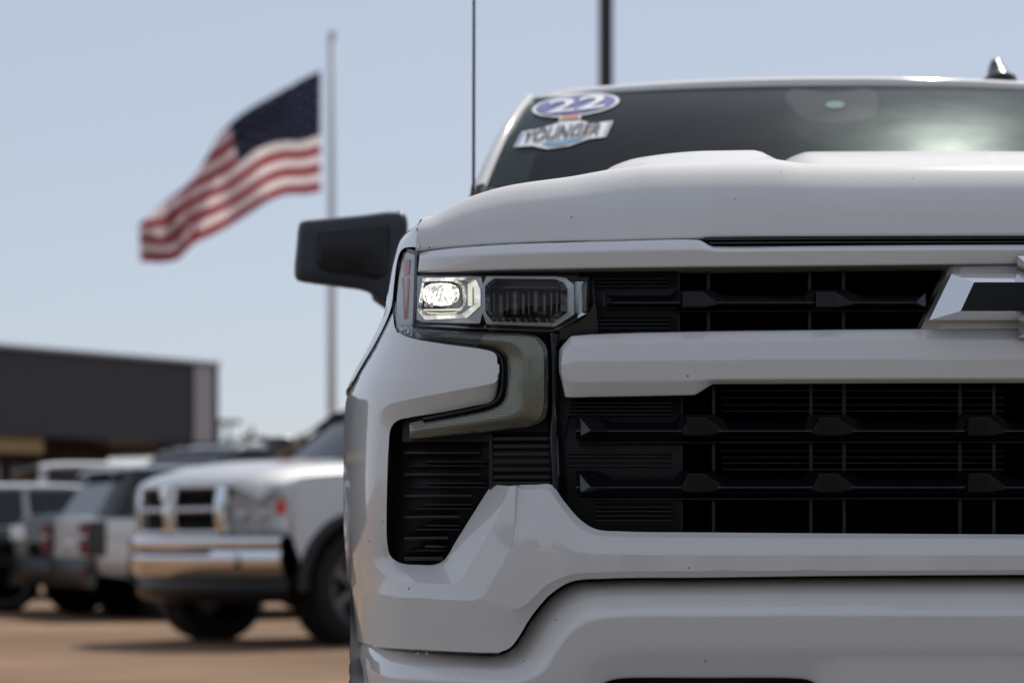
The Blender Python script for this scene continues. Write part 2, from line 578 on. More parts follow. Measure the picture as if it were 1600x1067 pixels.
def loft(bm, rows, k=4, sub=1, rowsmooth=False, closed=False, lin=False, weld=True):
    """rows = [(control points in photo pixels, depth offset)]; every point lies on the nose surface + offset"""
    R_ = []
    for pts, off in rows:
        c = [(p[0], p[1], (p[2] if len(p) > 2 else 0.0) + off) for p in pts]
        # depth is scaled up so the spline parameter is driven by the picture plane
        if lin:
            q = []
            nn = len(c)
            for i in range(nn if closed else nn - 1):
                a = np.array(c[i], float); b = np.array(c[(i + 1) % nn], float)
                for j in range(k):
                    q.append(a + (b - a) * j / k)
            if not closed:
                q.append(np.array(c[-1], float))
            R_.append(q)
        else:
            R_.append(catmull(c, k, closed))
    G = []
    if rowsmooth:
        cols = list(zip(*R_))
        cc = [catmull(list(col), sub) for col in cols]
        G = [list(r) for r in zip(*cc)]
    else:
        for a in range(len(R_) - 1):
            s = sub[a] if isinstance(sub, (list, tuple)) else sub
            for j in range(s):
                G.append([R_[a][i] + (R_[a + 1][i] - R_[a][i]) * j / s for i in range(len(R_[a]))])
        G.append(R_[-1])
    GP = [[P(q[0], q[1], plan(q[0], q[1]) + q[2]) for q in row] for row in G]
    grid(bm, GP, closed)
    if weld:
        bmesh.ops.remove_doubles(bm, verts=bm.verts, dist=0.0004)
    return bm


def dense(bm, D_, sub=1):
    """rows of ready-made (px, py, offset) points -> quads, straight between rows"""
    G = []
    for a in range(len(D_) - 1):
        s = sub[a] if isinstance(sub, (list, tuple)) else sub
        for j in range(s):
            G.append([D_[a][i] + (D_[a + 1][i] - D_[a][i]) * j / s for i in range(len(D_[a]))])
    G.append(D_[-1])
    return G


def put_grid(bm, G):
    grid(bm, [[P(q[0], q[1], plan(q[0], q[1]) + q[2]) for q in row] for row in G])


def plate(pts, off0, off1, k=1, closed_back=False):
    """polygon in photo pixels -> solid slab between two depth offsets on the nose surface"""
    bm = bmesh.new()
    c = catmull([(p[0], p[1], 0) for p in pts], k, True) if k > 1 else [np.array((p[0], p[1], 0.0)) for p in pts]
    f = [bm.verts.new(P(q[0], q[1], plan(q[0], q[1]) + off0)) for q in c]
    b = [bm.verts.new(P(q[0], q[1], plan(q[0], q[1]) + off1)) for q in c]
    n = len(f)
    bm.faces.new(f)
    bm.faces.new(b[::-1])
    for i in range(n):
        bm.faces.new([f[i], b[i], b[(i + 1) % n], f[(i + 1) % n]])
    bmesh.ops.recalc_face_normals(bm, faces=bm.faces)
    return bm


def ring(outer, inner, oo, oi, ob, lin=True, k=1):
    """frame between two polygons (same count): outer wall, face, inner wall"""
    bm = bmesh.new()
    loft(bm, [(outer, ob), (outer, oo), (inner, oi), (inner, ob)], k=k, closed=True, lin=lin)
    return bm


def box(bm, x0, x1, y0, y1, z0, z1, m=None):
    v = [bm.verts.new(p) for p in ((x0, y0, z0), (x1, y0, z0), (x1, y1, z0), (x0, y1, z0), (x0, y0, z1), (x1, y0, z1), (x1, y1, z1), (x0, y1, z1))]
    for q in ((0, 3, 2, 1), (4, 5, 6, 7), (0, 1, 5, 4), (1, 2, 6, 5), (2, 3, 7, 6), (3, 0, 4, 7)):
        bm.faces.new([v[i] for i in q])
    if m is not None:
        for q in v:
            q.co = m @ q.co
    return v


def tube(bm, a, b, r0, r1=None, n=12, caps=True):
    r1 = r0 if r1 is None else r1
    a = Vector(a); b = Vector(b)
    z = (b - a).normalized()
    x = z.orthogonal().normalized(); y = z.cross(x)
    A = [bm.verts.new(a + (x * math.cos(t) + y * math.sin(t)) * r0) for t in [2 * math.pi * i / n for i in range(n)]]
    B = [bm.verts.new(b + (x * math.cos(t) + y * math.sin(t)) * r1) for t in [2 * math.pi * i / n for i in range(n)]]
    for i in range(n):
        bm.faces.new([A[i], A[(i + 1) % n], B[(i + 1) % n], B[i]])
    if caps:
        bm.faces.new(A[::-1]); bm.faces.new(B)


def lathe_x(bm, prof, n=48):
    """profile [(x, r)] revolved about the x axis"""
    G = []
    for i in range(n):
        t = 2 * math.pi * i / n
        G.append([Vector((x, r * math.cos(t), r * math.sin(t))) for x, r in prof])
    G.append(G[0])
    V = [[bm.verts.new(p) for p in row] for row in G[:-1]]
    for a in range(n):
        for b in range(len(prof) - 1):
            bm.faces.new([V[a][b], V[a][b + 1], V[(a + 1) % n][b + 1], V[(a + 1) % n][b]])
    bmesh.ops.recalc_face_normals(bm, faces=bm.faces)


def wheel(parent, loc, r, w, side, rim_mat='alloy', knobs=False, spokes=6, rr=0.62):
    """wheel (the tyre) > rim; side = -1 / +1: which way the outer face looks along local x"""
    bm = bmesh.new()
    h = w / 2
    lathe_x(bm, [(-h * 0.75, r * rr), (-h, r * (rr + 0.08)), (-h * 1.04, r * 0.82), (-h * 0.93, r * 0.955), (-h * 0.80, r * 0.99), (-h * 0.3, r), (h * 0.3, r),
                 (h * 0.80, r * 0.99), (h * 0.93, r * 0.955), (h * 1.04, r * 0.82), (h, r * (rr + 0.08)), (h * 0.75, r * rr)], 56)
    if knobs:
        n = 88
        for i in range(n):
            t = 2 * math.pi * i / n
            for x0, x1, ph in ((-h * 1.06, -h * 0.70, 0), (-h * 0.62, -h * 0.2, 0.5), (-h * 0.13, h * 0.13, 0), (h * 0.2, h * 0.62, 0.5), (h * 0.70, h * 1.06, 0)):
                tt = t + ph * 2 * math.pi / n
                m = Matrix.Rotation(tt, 4, 'X')
                lo = 0.955 if abs(x0 + x1) > h else 0.985
                box(bm, x0, x1, -0.008, 0.007, r * lo, r * 1.014, m)
    t = mesh_obj('wheel', bm, 'rubber', parent)
    t.location = loc
    bm = bmesh.new()
    s = side
    R0 = r * (rr + 0.03)
    lathe_x(bm, [(-s * h * 0.8, R0), (s * h * 0.80, R0), (s * h * 0.92, R0), (s * h * 0.90, R0 * 0.93), (s * h * 0.35, R0 * 0.87), (s * h * 0.25, R0 * 0.3), (s * h * 0.3, 0.02)], 40)
    for i in range(spokes):
        a = 2 * math.pi * i / spokes
        m = Matrix.Rotation(a, 4, 'X')
        x0, x1 = sorted((s * h * 0.45, s * h * 0.78))
        v = box(bm, x0, x1, -R0 * 0.13, R0 * 0.13, R0 * 0.12, R0 * 0.92, m)
    x0, x1 = sorted((s * h * 0.4, s * h * 0.86))
    tube(bm, (x0, 0, 0), (x1, 0, 0), R0 * 0.24, n=20)
    for i in range(8):
        a = 2 * math.pi * (i + .5) / 8
        tube(bm, (s * h * 0.3, R0 * 0.36 * math.cos(a), R0 * 0.36 * math.sin(a)), (s * h * 0.66, R0 * 0.36 * math.cos(a), R0 * 0.36 * math.sin(a)), R0 * 0.045, n=8)
    mesh_obj('rim', bm, rim_mat, t, bevel=0.004, segs=1, ang=35)
    return t


# ------------------------------------------------------------------ the ground
bm = bmesh.new()
S = 900
vv = [bm.verts.new(p) for p in ((-S, -S, 0), (S, -S, 0), (S, S, 0), (-S, S, 0))]
bm.faces.new(vv)
g = mesh_obj('ground', bm, 'asphalt', smooth=False)
g['kind'] = 'structure'
# unseen near ground, greyer asphalt added to cool the bounce onto the truck
bm = bmesh.new()
vv = [bm.verts.new(p) for p in ((-160, -34, .004), (160, -34, .004), (160, 11.5, .004), (-160, 11.5, .004))]
bm.faces.new(vv)
g2_ = mesh_obj('unseen_grey_ground', bm, 'lane', smooth=False)
g2_['kind'] = 'structure'

# ------------------------------------------------------------------ the white pickup in front
truck = empty('pickup_truck', (XC, D0, 0), 0,
              'white pickup truck close up with black grille and one headlight switched on', 'pickup truck')

# ---- hood: heights by distance from the centre line (w) and behind the leading edge (t)
T_ROWS = [0.0, 0.012, 0.028, 0.05, 0.075, 0.10, 0.25, 0.40, 0.60, 0.90, 1.30]
HOOD = {   # |w| : heights
    0.00: [1.203, 1.240, 1.2671, 1.2903, 1.3095, 1.322, 1.345, 1.366, 1.412, 1.478, 1.515],
    0.24: [1.203, 1.240, 1.2671, 1.2903, 1.3095, 1.322, 1.345, 1.367, 1.412, 1.477, 1.510],
    0.335: [1.203, 1.240, 1.2675, 1.2909, 1.3103, 1.323, 1.347, 1.371, 1.402, 1.430, 1.470],
    0.39: [1.203, 1.240, 1.2685, 1.2927, 1.3128, 1.326, 1.360, 1.397, 1.419, 1.434, 1.455],
    0.46: [1.203, 1.240, 1.2685, 1.2927, 1.3128, 1.326, 1.360, 1.397, 1.418, 1.430, 1.442],
    0.57: [1.203, 1.240, 1.2681, 1.2921, 1.3120, 1.325, 1.354, 1.388, 1.410, 1.420, 1.428],
    0.61: [1.203, 1.240, 1.2671, 1.2903, 1.3095, 1.322, 1.348, 1.377, 1.398, 1.409, 1.418],
    0.65: [1.203, 1.240, 1.2658, 1.2878, 1.3061, 1.318, 1.339, 1.355, 1.370, 1.388, 1.400],
    0.69: [1.204, 1.240, 1.2642, 1.2847, 1.3018, 1.313, 1.332, 1.347, 1.362, 1.380, 1.392],
    0.78: [1.205, 1.240, 1.2615, 1.2798, 1.2951, 1.305, 1.323, 1.338, 1.352, 1.368, 1.380],
    0.845: [1.206, 1.238, 1.2559, 1.2711, 1.2837, 1.292, 1.309, 1.324, 1.338, 1.352, 1.362],
    0.905: [1.207, 1.232, 1.2442, 1.2547, 1.2633, 1.269, 1.284, 1.300, 1.314, 1.328, 1.338],
}
_hood_plan = pchip([0, 0.3, 0.5, 0.7, 0.8, 0.87, 0.92, 0.96], [0.025, 0.037, 0.06, 0.105, 0.145, 0.19, 0.235, 0.28])
_hw = sorted(HOOD)
_hcols = [pchip(T_ROWS, HOOD[w]) for w in _hw]


def hood_z(w, t):
    return pchip(_hw, [c(t) for c in _hcols])(w)


# the side seam of the hood leans outward as it runs back
_seam = pchip([0, 0.05, 0.12, 0.25, 0.5, 1.3], [0.928, 0.922, 0.915, 0.91, 0.915, 0.93])
ts = [0.0, 0.004, 0.009, 0.013, 0.02, 0.028, 0.036, 0.044, 0.052, 0.06, 0.068, 0.076, 0.085, 0.095, 0.105, 0.12, 0.16, 0.2, 0.25, 0.3, 0.36, 0.43, 0.5, 0.58, 0.66, 0.75, 0.85, 0.95, 1.05, 1.18, 1.3]
us = np.linspace(0, 1, 90)
G = []
G.append([Vector((-_seam(0) * u, _hood_plan(_seam(0) * u) + 0.05, hood_z(min(_seam(0) * u, .9), 0) - 0.004)) for u in us])
for t in ts:
    row = []
    for u in us:
        w = _seam(t) * u
        # the front sweeps back at the corners; far back the rows run straight across
        fr = _hood_plan(w) * (1 - min(t / 1.3, 1)) + 0.09 * min(t / 1.3, 1)
        row.append(Vector((-w, fr + t, hood_z(min(w, 0.905), t))))
    G.append(row)
bm = bmesh.new(); grid(bm, G)
hood = mesh_obj('hood', bm, 'white_dusty', truck, mirror=True, flip=(0, -1, 1), bevel=0.004, segs=2, ang=30)

# ---- fender on the camera side
front_edge = [(655, 387, .0), (642, 386, .0), (629, 389, .0), (622, 402, .0), (616, 440, .0), (612, 476, .0), (604, 500, .0), (586, 536, .0), (563, 575, .0), (547, 604, .0)]
fe = catmull(front_edge, 4)
fe3 = []
for q in fe:
    d = plan(q[0] + 3, q[1])
    fe3.append(P(q[0], q[1], d))
sec = [(-.905, 1.318), (-.928, 1.302), (-.947, 1.274), (-.962, 1.216), (-.975, 1.15), (-.982, 1.12), (-.995, 1.095), (-1.02, 1.05), (-1.035, 1.02), (-1.042, .985)]
sc4 = catmull([(a, b, 0) for a, b in sec], 4)


def fsec(d, dw, dz):
    return [Vector((q[0] + dw, d, q[1] + dz)) for q in sc4]


def hood_edge(t):
    w = _seam(t)
    fr = _hood_plan(w) * (1 - min(t / 1.3, 1)) + 0.09 * min(t / 1.3, 1)
    return Vector((-w - 0.005, fr + t, hood_z(min(w, 0.905), t) - 0.003))


G = [fe3]
for t in (0.04, 0.09, 0.15, 0.23, 0.33, 0.5, 0.75, 1.0, 1.3):
    he = hood_edge(t)
    d_ = he.y
    f_ = min(1.0, max(0.0, (d_ - 0.26) / (0.62 - 0.26)))
    e_ = min(1.0, max(0.0, (d_ - 0.6) / 0.8))
    tgt = fsec(max(d_, 0.60), 0.004 * e_, 0.026 * e_)
    row = []
    for i in range(len(fe3)):
        if f_ < 1:
            p = fe3[i].lerp(tgt[i], f_) + Vector((-0.012, 0, 0.006)) * math.sin(f_ * math.pi)
        else:
            p = tgt[i]
        row.append(p)
    dv = he - row[0]
    for i in range(12):
        row[i] = row[i] + dv * (1 - i / 12.0) ** 2
    G.append(row)
G.append([p + Vector((0.0, 1.76 - p.y, 0.0)) for p in G[-1]])
bm = bmesh.new(); grid(bm, G)
fender = mesh_obj('fender', bm, 'white', truck, flip=(-1, -0.5, 0.5))
# wheel-arch side below the fender
bm = bmesh.new()
arch = []
for i in range(25):
    a = math.pi * i / 24
    arch.append((1.02 - 0.50 * math.cos(a), 0.42 + 0.50 * math.sin(a)))
up = [Vector((-1.045, max(0.56, min(y, 1.75)), 1.0)) for y, z in arch]
lo = [Vector((-1.048, y, z)) for y, z in arch]
inn = [Vector((-0.80, y, z)) for y, z in arch]
grid(bm, [up, lo, inn])
for s in (0,):
    grid(bm, [[Vector((-1.064, 1.52, 1.0)), Vector((-1.064, 1.75, 1.0))], [Vector((-1.066, 1.52, 0.42)), Vector((-1.05, 1.75, 0.42))]])
archo = mesh_obj('wheel_arch', bm, 'white', truck, flip=(-1, 0, 0))

# ---- front bumper fascia: frame round the air vent
I_ = [(780, 592), (777, 613), (768, 627), (740, 634), (690, 644), (640, 652), (621, 657), (611, 668), (607, 700), (605, 750), (604, 800), (605, 848), (610, 868), (625, 879), (655, 882), (682, 881), (696, 872), (712, 846), (740, 801), (768, 757)]
O_ = [(780, 581), (775, 596), (755, 602), (722, 608), (680, 616), (625, 627), (604, 634), (592, 650), (587, 690), (582, 750), (579, 800), (579, 850), (588, 884), (612, 904), (655, 910), (695, 912), (718, 908), (735, 880), (767, 826), (797, 759)]
Q_ = [(780, 570), (773, 552), (755, 546), (728, 542), (690, 537), (645, 529), (618, 519), (592, 530), (545, 607), (537, 720), (536.5, 800), (540, 862), (548, 914), (585, 929), (655, 934), (715, 937), (748, 935), (770, 905), (797, 858), (806, 758)]
io = [.022, .022, .02, .02, .02, .02, .02, .02, .018, .018, .020, .03, .05, .06, .06, .06, .06, .06, .06, .05]
oo = [.0, .0, 0, 0, 0, 0, 0, 0, 0, 0, 0, .004, .009, .011, .011, .011, .011, .010, .009, .003]
I3 = [(a[0], a[1], o) for a, o in zip(I_, io)]
O3 = [(a[0], a[1], o) for a, o in zip(O_, oo)]
Q3 = [(a[0], a[1], 0.0) for a in Q_]
bm = bmesh.new()
loft(bm, [(I3, .06), (I3, 0), (O3, 0), (Q3, 0)], k=5, sub=[1, 3, 7], weld=False)
loft(bm, [([(621, 519, 0), (617, 512, 0), (613.5, 489, 0)], 0), ([(618, 519.5, 0), (606, 523, 0), (592, 530, 0)], 0)], k=5, sub=3, weld=False)
# tongue top and tip turn back
tip = Q3[:7][::-1] + [O3[0]] + [I3[0]]
loft(bm, [(tip, 0.0), (tip, 0.05)], k=5, weld=False)
# lower-left face (shares its upper edge with the frame)
QD = catmull(Q3, 5)
MB_ = [(549, 960, .006), (586, 972, .006), (655, 977, .006), (718, 979, .006), (763.5, 977, .006)]
BB = [(554, 1000, .012), (590, 1009, .012), (655, 1014, .012), (730, 1018, .012), (779, 1019, .012)]
up_ = QD[60:81]
md_ = catmull(MB_, 5); bd_ = catmull(BB, 5)
put_grid(bm, dense(bm, [up_, md_, bd_, [q + np.array((0, 3, .065)) for q in bd_]], [3, 3, 1]))
# right face under the grille
T1 = [(806, 758), (814, 757.5), (838, 757), (861, 757), (880, 781), (905, 810), (930, 826), (975, 830), (1100, 831.5), (1300, 833), (1650, 835)]
T2 = [(806, 758), (815, 764), (838, 764), (857, 765.5), (874, 788), (897, 816), (924, 834), (973, 839), (1100, 840), (1300, 841), (1650, 842)]
R1 = [(797, 858), (812, 851), (835, 848), (857, 850), (875, 854), (895, 860), (925, 864), (973, 866), (1100, 867), (1300, 867), (1650, 867)]
R2 = [(770, 905), (788, 903), (810, 900), (828, 897), (846, 892), (868, 887), (905, 882), (960, 881), (1100, 881), (1300, 880), (1650, 880)]
R3 = [(748, 935), (772, 945), (797, 950), (815, 948), (832, 934), (852, 915), (885, 899), (950, 893), (1100, 892), (1300, 891), (1650, 890)]
B1 = [(779, 1019), (797, 1011), (812, 992), (827, 967), (843, 946), (861, 927), (893, 908), (950, 903), (1100, 901.5), (1300, 899), (1650, 897)]


def cz(pts, off):
    return catmull([(p[0], p[1], off) for p in pts], 6)


tops = [cz(T1, .05), cz(T1, .018), cz(T2, .008)]
tops[1][0] = np.array((806, 758, .003)); tops[2][0] = np.array((806, 758, 0.0))
core = dense(bm, [tops[2], cz(R1, 0.0), cz(R2, 0.0), cz(R3, 0.0)], 5)
for j in range(16):                      # weld to the frame's outer crease
    dq = QD[95 - j] - core[j][0]
    for i in range(9):
        core[j][i] = core[j][i] + dq * (1 - i / 9.0) ** 2
tail = dense(bm, [core[-1], cz(B1, .012), [q + np.array((0, 2, .065)) for q in cz(B1, .012)]], [6, 1])
mids = [None] * 3
for j in range(1, 6):                    # the same kink half way down as the lower-left face has
    pass
put_grid(bm, [tops[0], tops[1]])
put_grid(bm, [tops[1]] + [tops[1][:]][:0] + core[:1])
put_grid(bm, core)
put_grid(bm, tail)
bmesh.ops.remove_doubles(bm, verts=bm.verts, dist=0.0022)
bumper = mesh_obj('front_bumper', bm, 'white', truck, bevel=0.0032, segs=3, ang=17, mirror=True)
bm = bmesh.new(); bm.from_mesh(bumper.data)
bmesh.ops.recalc_face_normals(bm, faces=bm.faces)
bm.to_mesh(bumper.data); bm.free()

# ---- lower bumper with its groove
LX = [1235, 1265, 1290, 1330, 1650]
L0 = [(558, 1003), (600, 1012), (655, 1017), (730, 1021), (781, 1022), (800, 1014), (815, 995), (830, 970), (846, 949), (864, 930), (896, 911), (950, 906), (1100, 904)] + [(x, 902.5 - (x - 1235) * .006) for x in LX]
L1 = [(559, 1014), (600, 1026), (655, 1032), (730, 1036), (790, 1037), (815, 1027), (832, 1005), (848, 978), (862, 958), (880, 941), (908, 924), (955, 919), (1100, 917)] + [(x, 915.5 - (x - 1235) * .004) for x in LX]
L2 = [(560, 1022), (600, 1034), (655, 1040), (730, 1044), (797, 1044), (826, 1032), (844, 1008), (858, 984), (873, 965), (890, 950), (915, 936), (958, 931), (1100, 929)] + [(x, 928 - (x - 1235) * .003) for x in LX]
L3 = [(567, 1045), (600, 1055), (655, 1060), (730, 1063), (812, 1063), (848, 1047), (866, 1020), (880, 1000), (894, 984), (910, 973), (932, 965), (968, 961), (1100, 960)] + [(x, 959) for x in LX]
L4 = [(572, 1090), (605, 1098), (660, 1102), (735, 1105), (820, 1105), (860, 1085), (882, 1060), (900, 1040), (915, 1028), (930, 1020), (950, 1015), (975, 1012), (1100, 1011)] + [(x, 1010.5) for x in LX]
L5 = [(580, 1140), (612, 1148), (665, 1152), (740, 1155), (830, 1155), (880, 1120), (905, 1100), (922, 1086), (935, 1073), (948, 1065), (965, 1060.5), (985, 1059), (1100, 1059), (1235, 1059.5), (1265, 1063), (1288, 1078), (1330, 1112), (1650, 1116)]
L45 = [(a_[0] + (b_[0] - a_[0]) * f_, a_[1] + (b_[1] - a_[1]) * f_) for a_, b_ in zip(L4, L5) for f_ in (min(.5, 22.0 / (b_[1] - a_[1])),)]
bm = bmesh.new()
loft(bm, [(L0, .085), (L1, .04), (L2, .018), (L3, -.010), (L4, -.004), (L45, .002), (L5, .010), (L5, .06)], k=5, sub=[2, 2, 4, 4, 2, 3, 1], weld=False)
bmesh.ops.remove_doubles(bm, verts=bm.verts, dist=0.0005)
bmesh.ops.recalc_face_normals(bm, faces=bm.faces)
lowb = mesh_obj('lower_bumper', bm, 'white', truck, bevel=0.006, segs=3, ang=15, mirror=True)
# dark tray behind the openings and below the bumper
bm = bmesh.new()
loft(bm, [([(566, 995), (800, 1000), (1000, 890), (1650, 890)], .11), ([(580, 1200), (800, 1200), (1000, 1200), (1650, 1200)], .14)], k=8, sub=2, lin=True)
mesh_obj('skid_panel', bm, 'grille_black', truck, mirror=True)

# ---- upper trim bar under the hood
BT = [(656, 395), (675, 392), (720, 387.5), (800, 382.5), (950, 378), (1088, 375.3), (1096, 377), (1112, 385), (1122, 385.8), (1300, 384.5), (1500, 383), (1650, 382.5)]
BC = [(655, 405), (675, 403), (720, 399.5), (800, 395.5), (950, 391.5), (1088, 389), (1096, 389), (1112, 390.5), (1122, 391.2), (1300, 390), (1500, 389), (1650, 388.5)]
BL = [(653, 424.5), (675, 424.3), (720, 423.5), (800, 421.5), (950, 419), (1088, 417.3), (1096, 417.2), (1112, 417), (1122, 417), (1300, 415.5), (1500, 413.5), (1650, 412.5)]
BU = [(656, 430), (675, 430), (720, 430), (800, 429), (950, 429), (1088, 427.5), (1096, 427.3), (1112, 427), (1122, 427), (1300, 425), (1500, 422.5), (1650, 421.5)]
bm = bmesh.new()
loft(bm, [([(a, b - 2) for a, b in BT], .06), (BT, .016), (BC, 0), (BL, .004), (BU, .075)], k=5, sub=[1, 2, 2, 2], weld=False)
endl = [(656, 395, .016), (655, 405, 0), (653, 424.5, .004)]
loft(bm, [(endl, 0), ([(656, 395, .05), (655, 405, .05), (653, 424.5, .05)], 0)], k=1, lin=True, weld=False)
bmesh.ops.remove_doubles(bm, verts=bm.verts, dist=0.0006)
bmesh.ops.recalc_face_normals(bm, faces=bm.faces)
mesh_obj('upper_trim_bar', bm, 'white', truck, bevel=0.003, segs=3, ang=14, mirror=True)
# black seal in the gap between hood and bar
bm = bmesh.new()
loft(bm, [([(655, 384), (720, 374), (950, 366), (1100, 362), (1650, 360)], .06), ([(655, 402), (720, 396), (950, 388), (1100, 388), (1650, 390)], .05)], k=6)
mesh_obj('hood_seal', bm, 'satin_black', truck, mirror=True)
for yy in (374, 380):
    bm = bmesh.new()
    loft(bm, [([(1100 + (yy - 374), yy - 1.5), (1300, yy - 2.5), (1650, yy - 3.5)], .05), ([(1100 + (yy - 374), yy - 1.5), (1300, yy - 2.5), (1650, yy - 3.5)], .034),
              ([(1104 + (yy - 374), yy + 1.2), (1300, yy + .2), (1650, yy - .8)], .034), ([(1104 + (yy - 374), yy + 1.2), (1300, yy + .2), (1650, yy - .8)], .05)], k=4, lin=True)
    mesh_obj('seal_lip', bm, 'gloss_black', truck, mirror=True)

# ---- centre trim bar
CT = [(878, 541), (892, 525), (925, 522.5), (1000, 520), (1085, 518.5), (1110, 518), (1300, 515.5), (1436, 514.5), (1650, 513.5)]
CM = [(879, 549), (894, 540), (925, 537.5), (1000, 535.5), (1085, 534), (1110, 533.7), (1300, 531.5), (1436, 530.5), (1650, 530)]
CN = [(877, 570), (893, 566), (925, 565), (1000, 564), (1085, 563), (1110, 563), (1300, 562), (1436, 561), (1650, 561)]
CB = [(877, 586), (892, 596.5), (925, 596.5), (1000, 595.5), (1085, 594.5), (1110, 593), (1300, 592), (1436, 591.5), (1650, 591)]
CL = [(884, 620.5), (894, 621.5), (925, 620.5), (1000, 619.3), (1086, 617.5), (1113, 600.5), (1300, 599.5), (1436, 599), (1650, 598.5)]
bm = bmesh.new()
loft(bm, [([(a, b - 2) for a, b in CT], .06), (CT, .014), (CM, .001), (CN, -.003), (CB, 0), (CL, .012), ([(a, b - 2) for a, b in CL], .07)], k=5, sub=[1, 2, 2, 2, 2, 1], lin=True, weld=False)
ed = [(878, 541, .014), (879, 549, .001), (877, 570, -.003), (877, 586, 0), (884, 620.5, .012)]
el = [(874, 546, .02), (873.5, 552, .016), (873, 570, .014), (873.5, 582, .014), (882, 620, .022)]
loft(bm, [(ed, 0), (el, 0.002), (el, 0.055)], k=1, lin=True, weld=False)
bmesh.ops.remove_doubles(bm, verts=bm.verts, dist=0.0006)
bmesh.ops.recalc_face_normals(bm, faces=bm.faces)
mesh_obj('center_trim_bar', bm, 'white', truck, bevel=0.004, segs=3, ang=9, mirror=True)

# ---- white plinth that carries the emblem
bm = bmesh.new()
A = [(1484, 416), (1560, 415), (1650, 414)]
Bq = [(1462, 465), (1560, 465), (1650, 465)]
Cq = [(1436, 519), (1560, 519), (1650, 519)]
loft(bm, [(A, .018), (Bq, .018), (Cq, .018)], k=4, lin=True, weld=False)
edge = [(1484, 416), (1462, 465), (1436, 519)]
edge2 = [(1476, 418), (1454, 465), (1430, 518)]
loft(bm, [(edge, .018), (edge2, .075)], k=2, lin=True, weld=False)
bmesh.ops.remove_doubles(bm, verts=bm.verts, dist=0.0006)
bmesh.ops.recalc_face_normals(bm, faces=bm.faces)
mesh_obj('emblem_plinth', bm, 'white', truck, bevel=0.003, segs=2, ang=20, mirror=True)


def epx(pts, off):
    return [P(min(q[0], 1649), q[1], off) if q[0] < 1649 else Vector(((q[0] - 800) * (D0 + off) / F - XC, off, CH + (YH - q[1]) * (D0 + off) / F)) for q in pts]


EO = [(1452, 500), (1487, 428), (1589, 428), (1590, 400), (1712, 400), (1711, 428), (1848, 428), (1813, 500), (1711, 500), (1710, 528), (1591, 528), (1592, 500)]
EI = [(1501, 486), (1522, 441), (1604, 441), (1605, 413), (1697, 413), (1696, 441), (1799, 441), (1778, 486), (1695, 486), (1694, 515), (1606, 515), (1607, 486)]
bm = bmesh.new()
rows = [epx(EO, .018), epx(EO, -.012), epx(EI, -.034), epx(EI, -.029)]
V = grid(bm, rows, True)
bmesh.ops.recalc_face_normals(bm, faces=bm.faces)
emb = mesh_obj('emblem', bm, 'chrome', truck, smooth=False)
emb['label'] = 'chrome bow tie shaped emblem with black centre'
bm = bmesh.new()
for piece in ([0, 1, 2, 11], [2, 5, 8, 11], [2, 3, 4, 5], [5, 6, 7, 8], [8, 9, 10, 11]):
    bm.faces.new([bm.verts.new(v) for v in epx([EI[i] for i in piece], -.0305)])
bmesh.ops.remove_doubles(bm, verts=bm.verts, dist=1e-5)
mesh_obj('inlay', bm, 'tooth_black', emb, smooth=False, flip=(0, -1, 0))

# ---- grille carriers and radiator
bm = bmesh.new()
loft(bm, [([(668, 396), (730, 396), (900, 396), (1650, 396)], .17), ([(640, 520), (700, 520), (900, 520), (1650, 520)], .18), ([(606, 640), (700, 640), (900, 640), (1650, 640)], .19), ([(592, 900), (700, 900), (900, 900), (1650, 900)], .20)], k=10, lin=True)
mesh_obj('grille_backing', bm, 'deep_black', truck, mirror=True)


def slab(top, bot, o_front, o_back, k=3, lin=True, bow=0.0):
    b = bmesh.new()
    mid = [((t[0] + q[0]) / 2, (t[1] + q[1]) / 2) for t, q in zip(top, bot)]
    if bow:
        loft(b, [(top, o_back), (top, o_front + bow), (mid, o_front), (bot, o_front + bow), (bot, o_back)], k=k, lin=lin, weld=False)
    else:
        loft(b, [(top, o_back), (top, o_front), (bot, o_front), (bot, o_back)], k=k, lin=lin, weld=False)
    # close the two ends
    b.verts.ensure_lookup_table()
    bd = [e for e in b.edges if e.is_boundary]
    try:
        bmesh.ops.holes_fill(b, edges=bd, sides=8)
    except Exception:
        pass
    bmesh.ops.recalc_face_normals(b, faces=b.faces)
    return b


def put(name, b, mat, parent, pair=True, **kw):
    o = mesh_obj(name, b, mat, parent, **kw)
    return o


pairs = []      # parts that get a twin on the far side of the truck

# side panels with ribs (left ends of both grilles)
gp = mesh_obj('grille_panel', slab([(905, 424), (980, 423), (1058, 422)], [(890, 523), (980, 522), (1058, 521)], .046, .12), 'grille_black', truck)
pairs.append(gp)
for y in (434, 440, 446, 499, 505, 511):
    x0 = 930 if y < 470 else 915
    mesh_obj('rib', slab([(x0, y), (1000, y - .3), (1046, y - .5)], [(x0, y + 3.2), (1000, y + 2.9), (1046, y + 2.7)], .042, .05), 'satin_black', gp, bevel=0.0008, segs=1)
gp2 = mesh_obj('grille_panel', slab([(866, 610), (960, 610), (1064, 610)], [(866, 840), (960, 840), (1064, 840)], .050, .13), 'grille_black', truck)
pairs.append(gp2)
for y in (628, 634, 640, 646, 706, 712, 719, 726, 790, 797, 804, 811):
    x0 = 873 if y < 700 else (888 if y < 740 else 930)
    mesh_obj('rib', slab([(x0, y), (960, y), (1050, y)], [(x0, y + 3.4), (960, y + 3.4), (1050, y + 3.4)], .046, .054), 'satin_black', gp2, bevel=0.0008, segs=1)

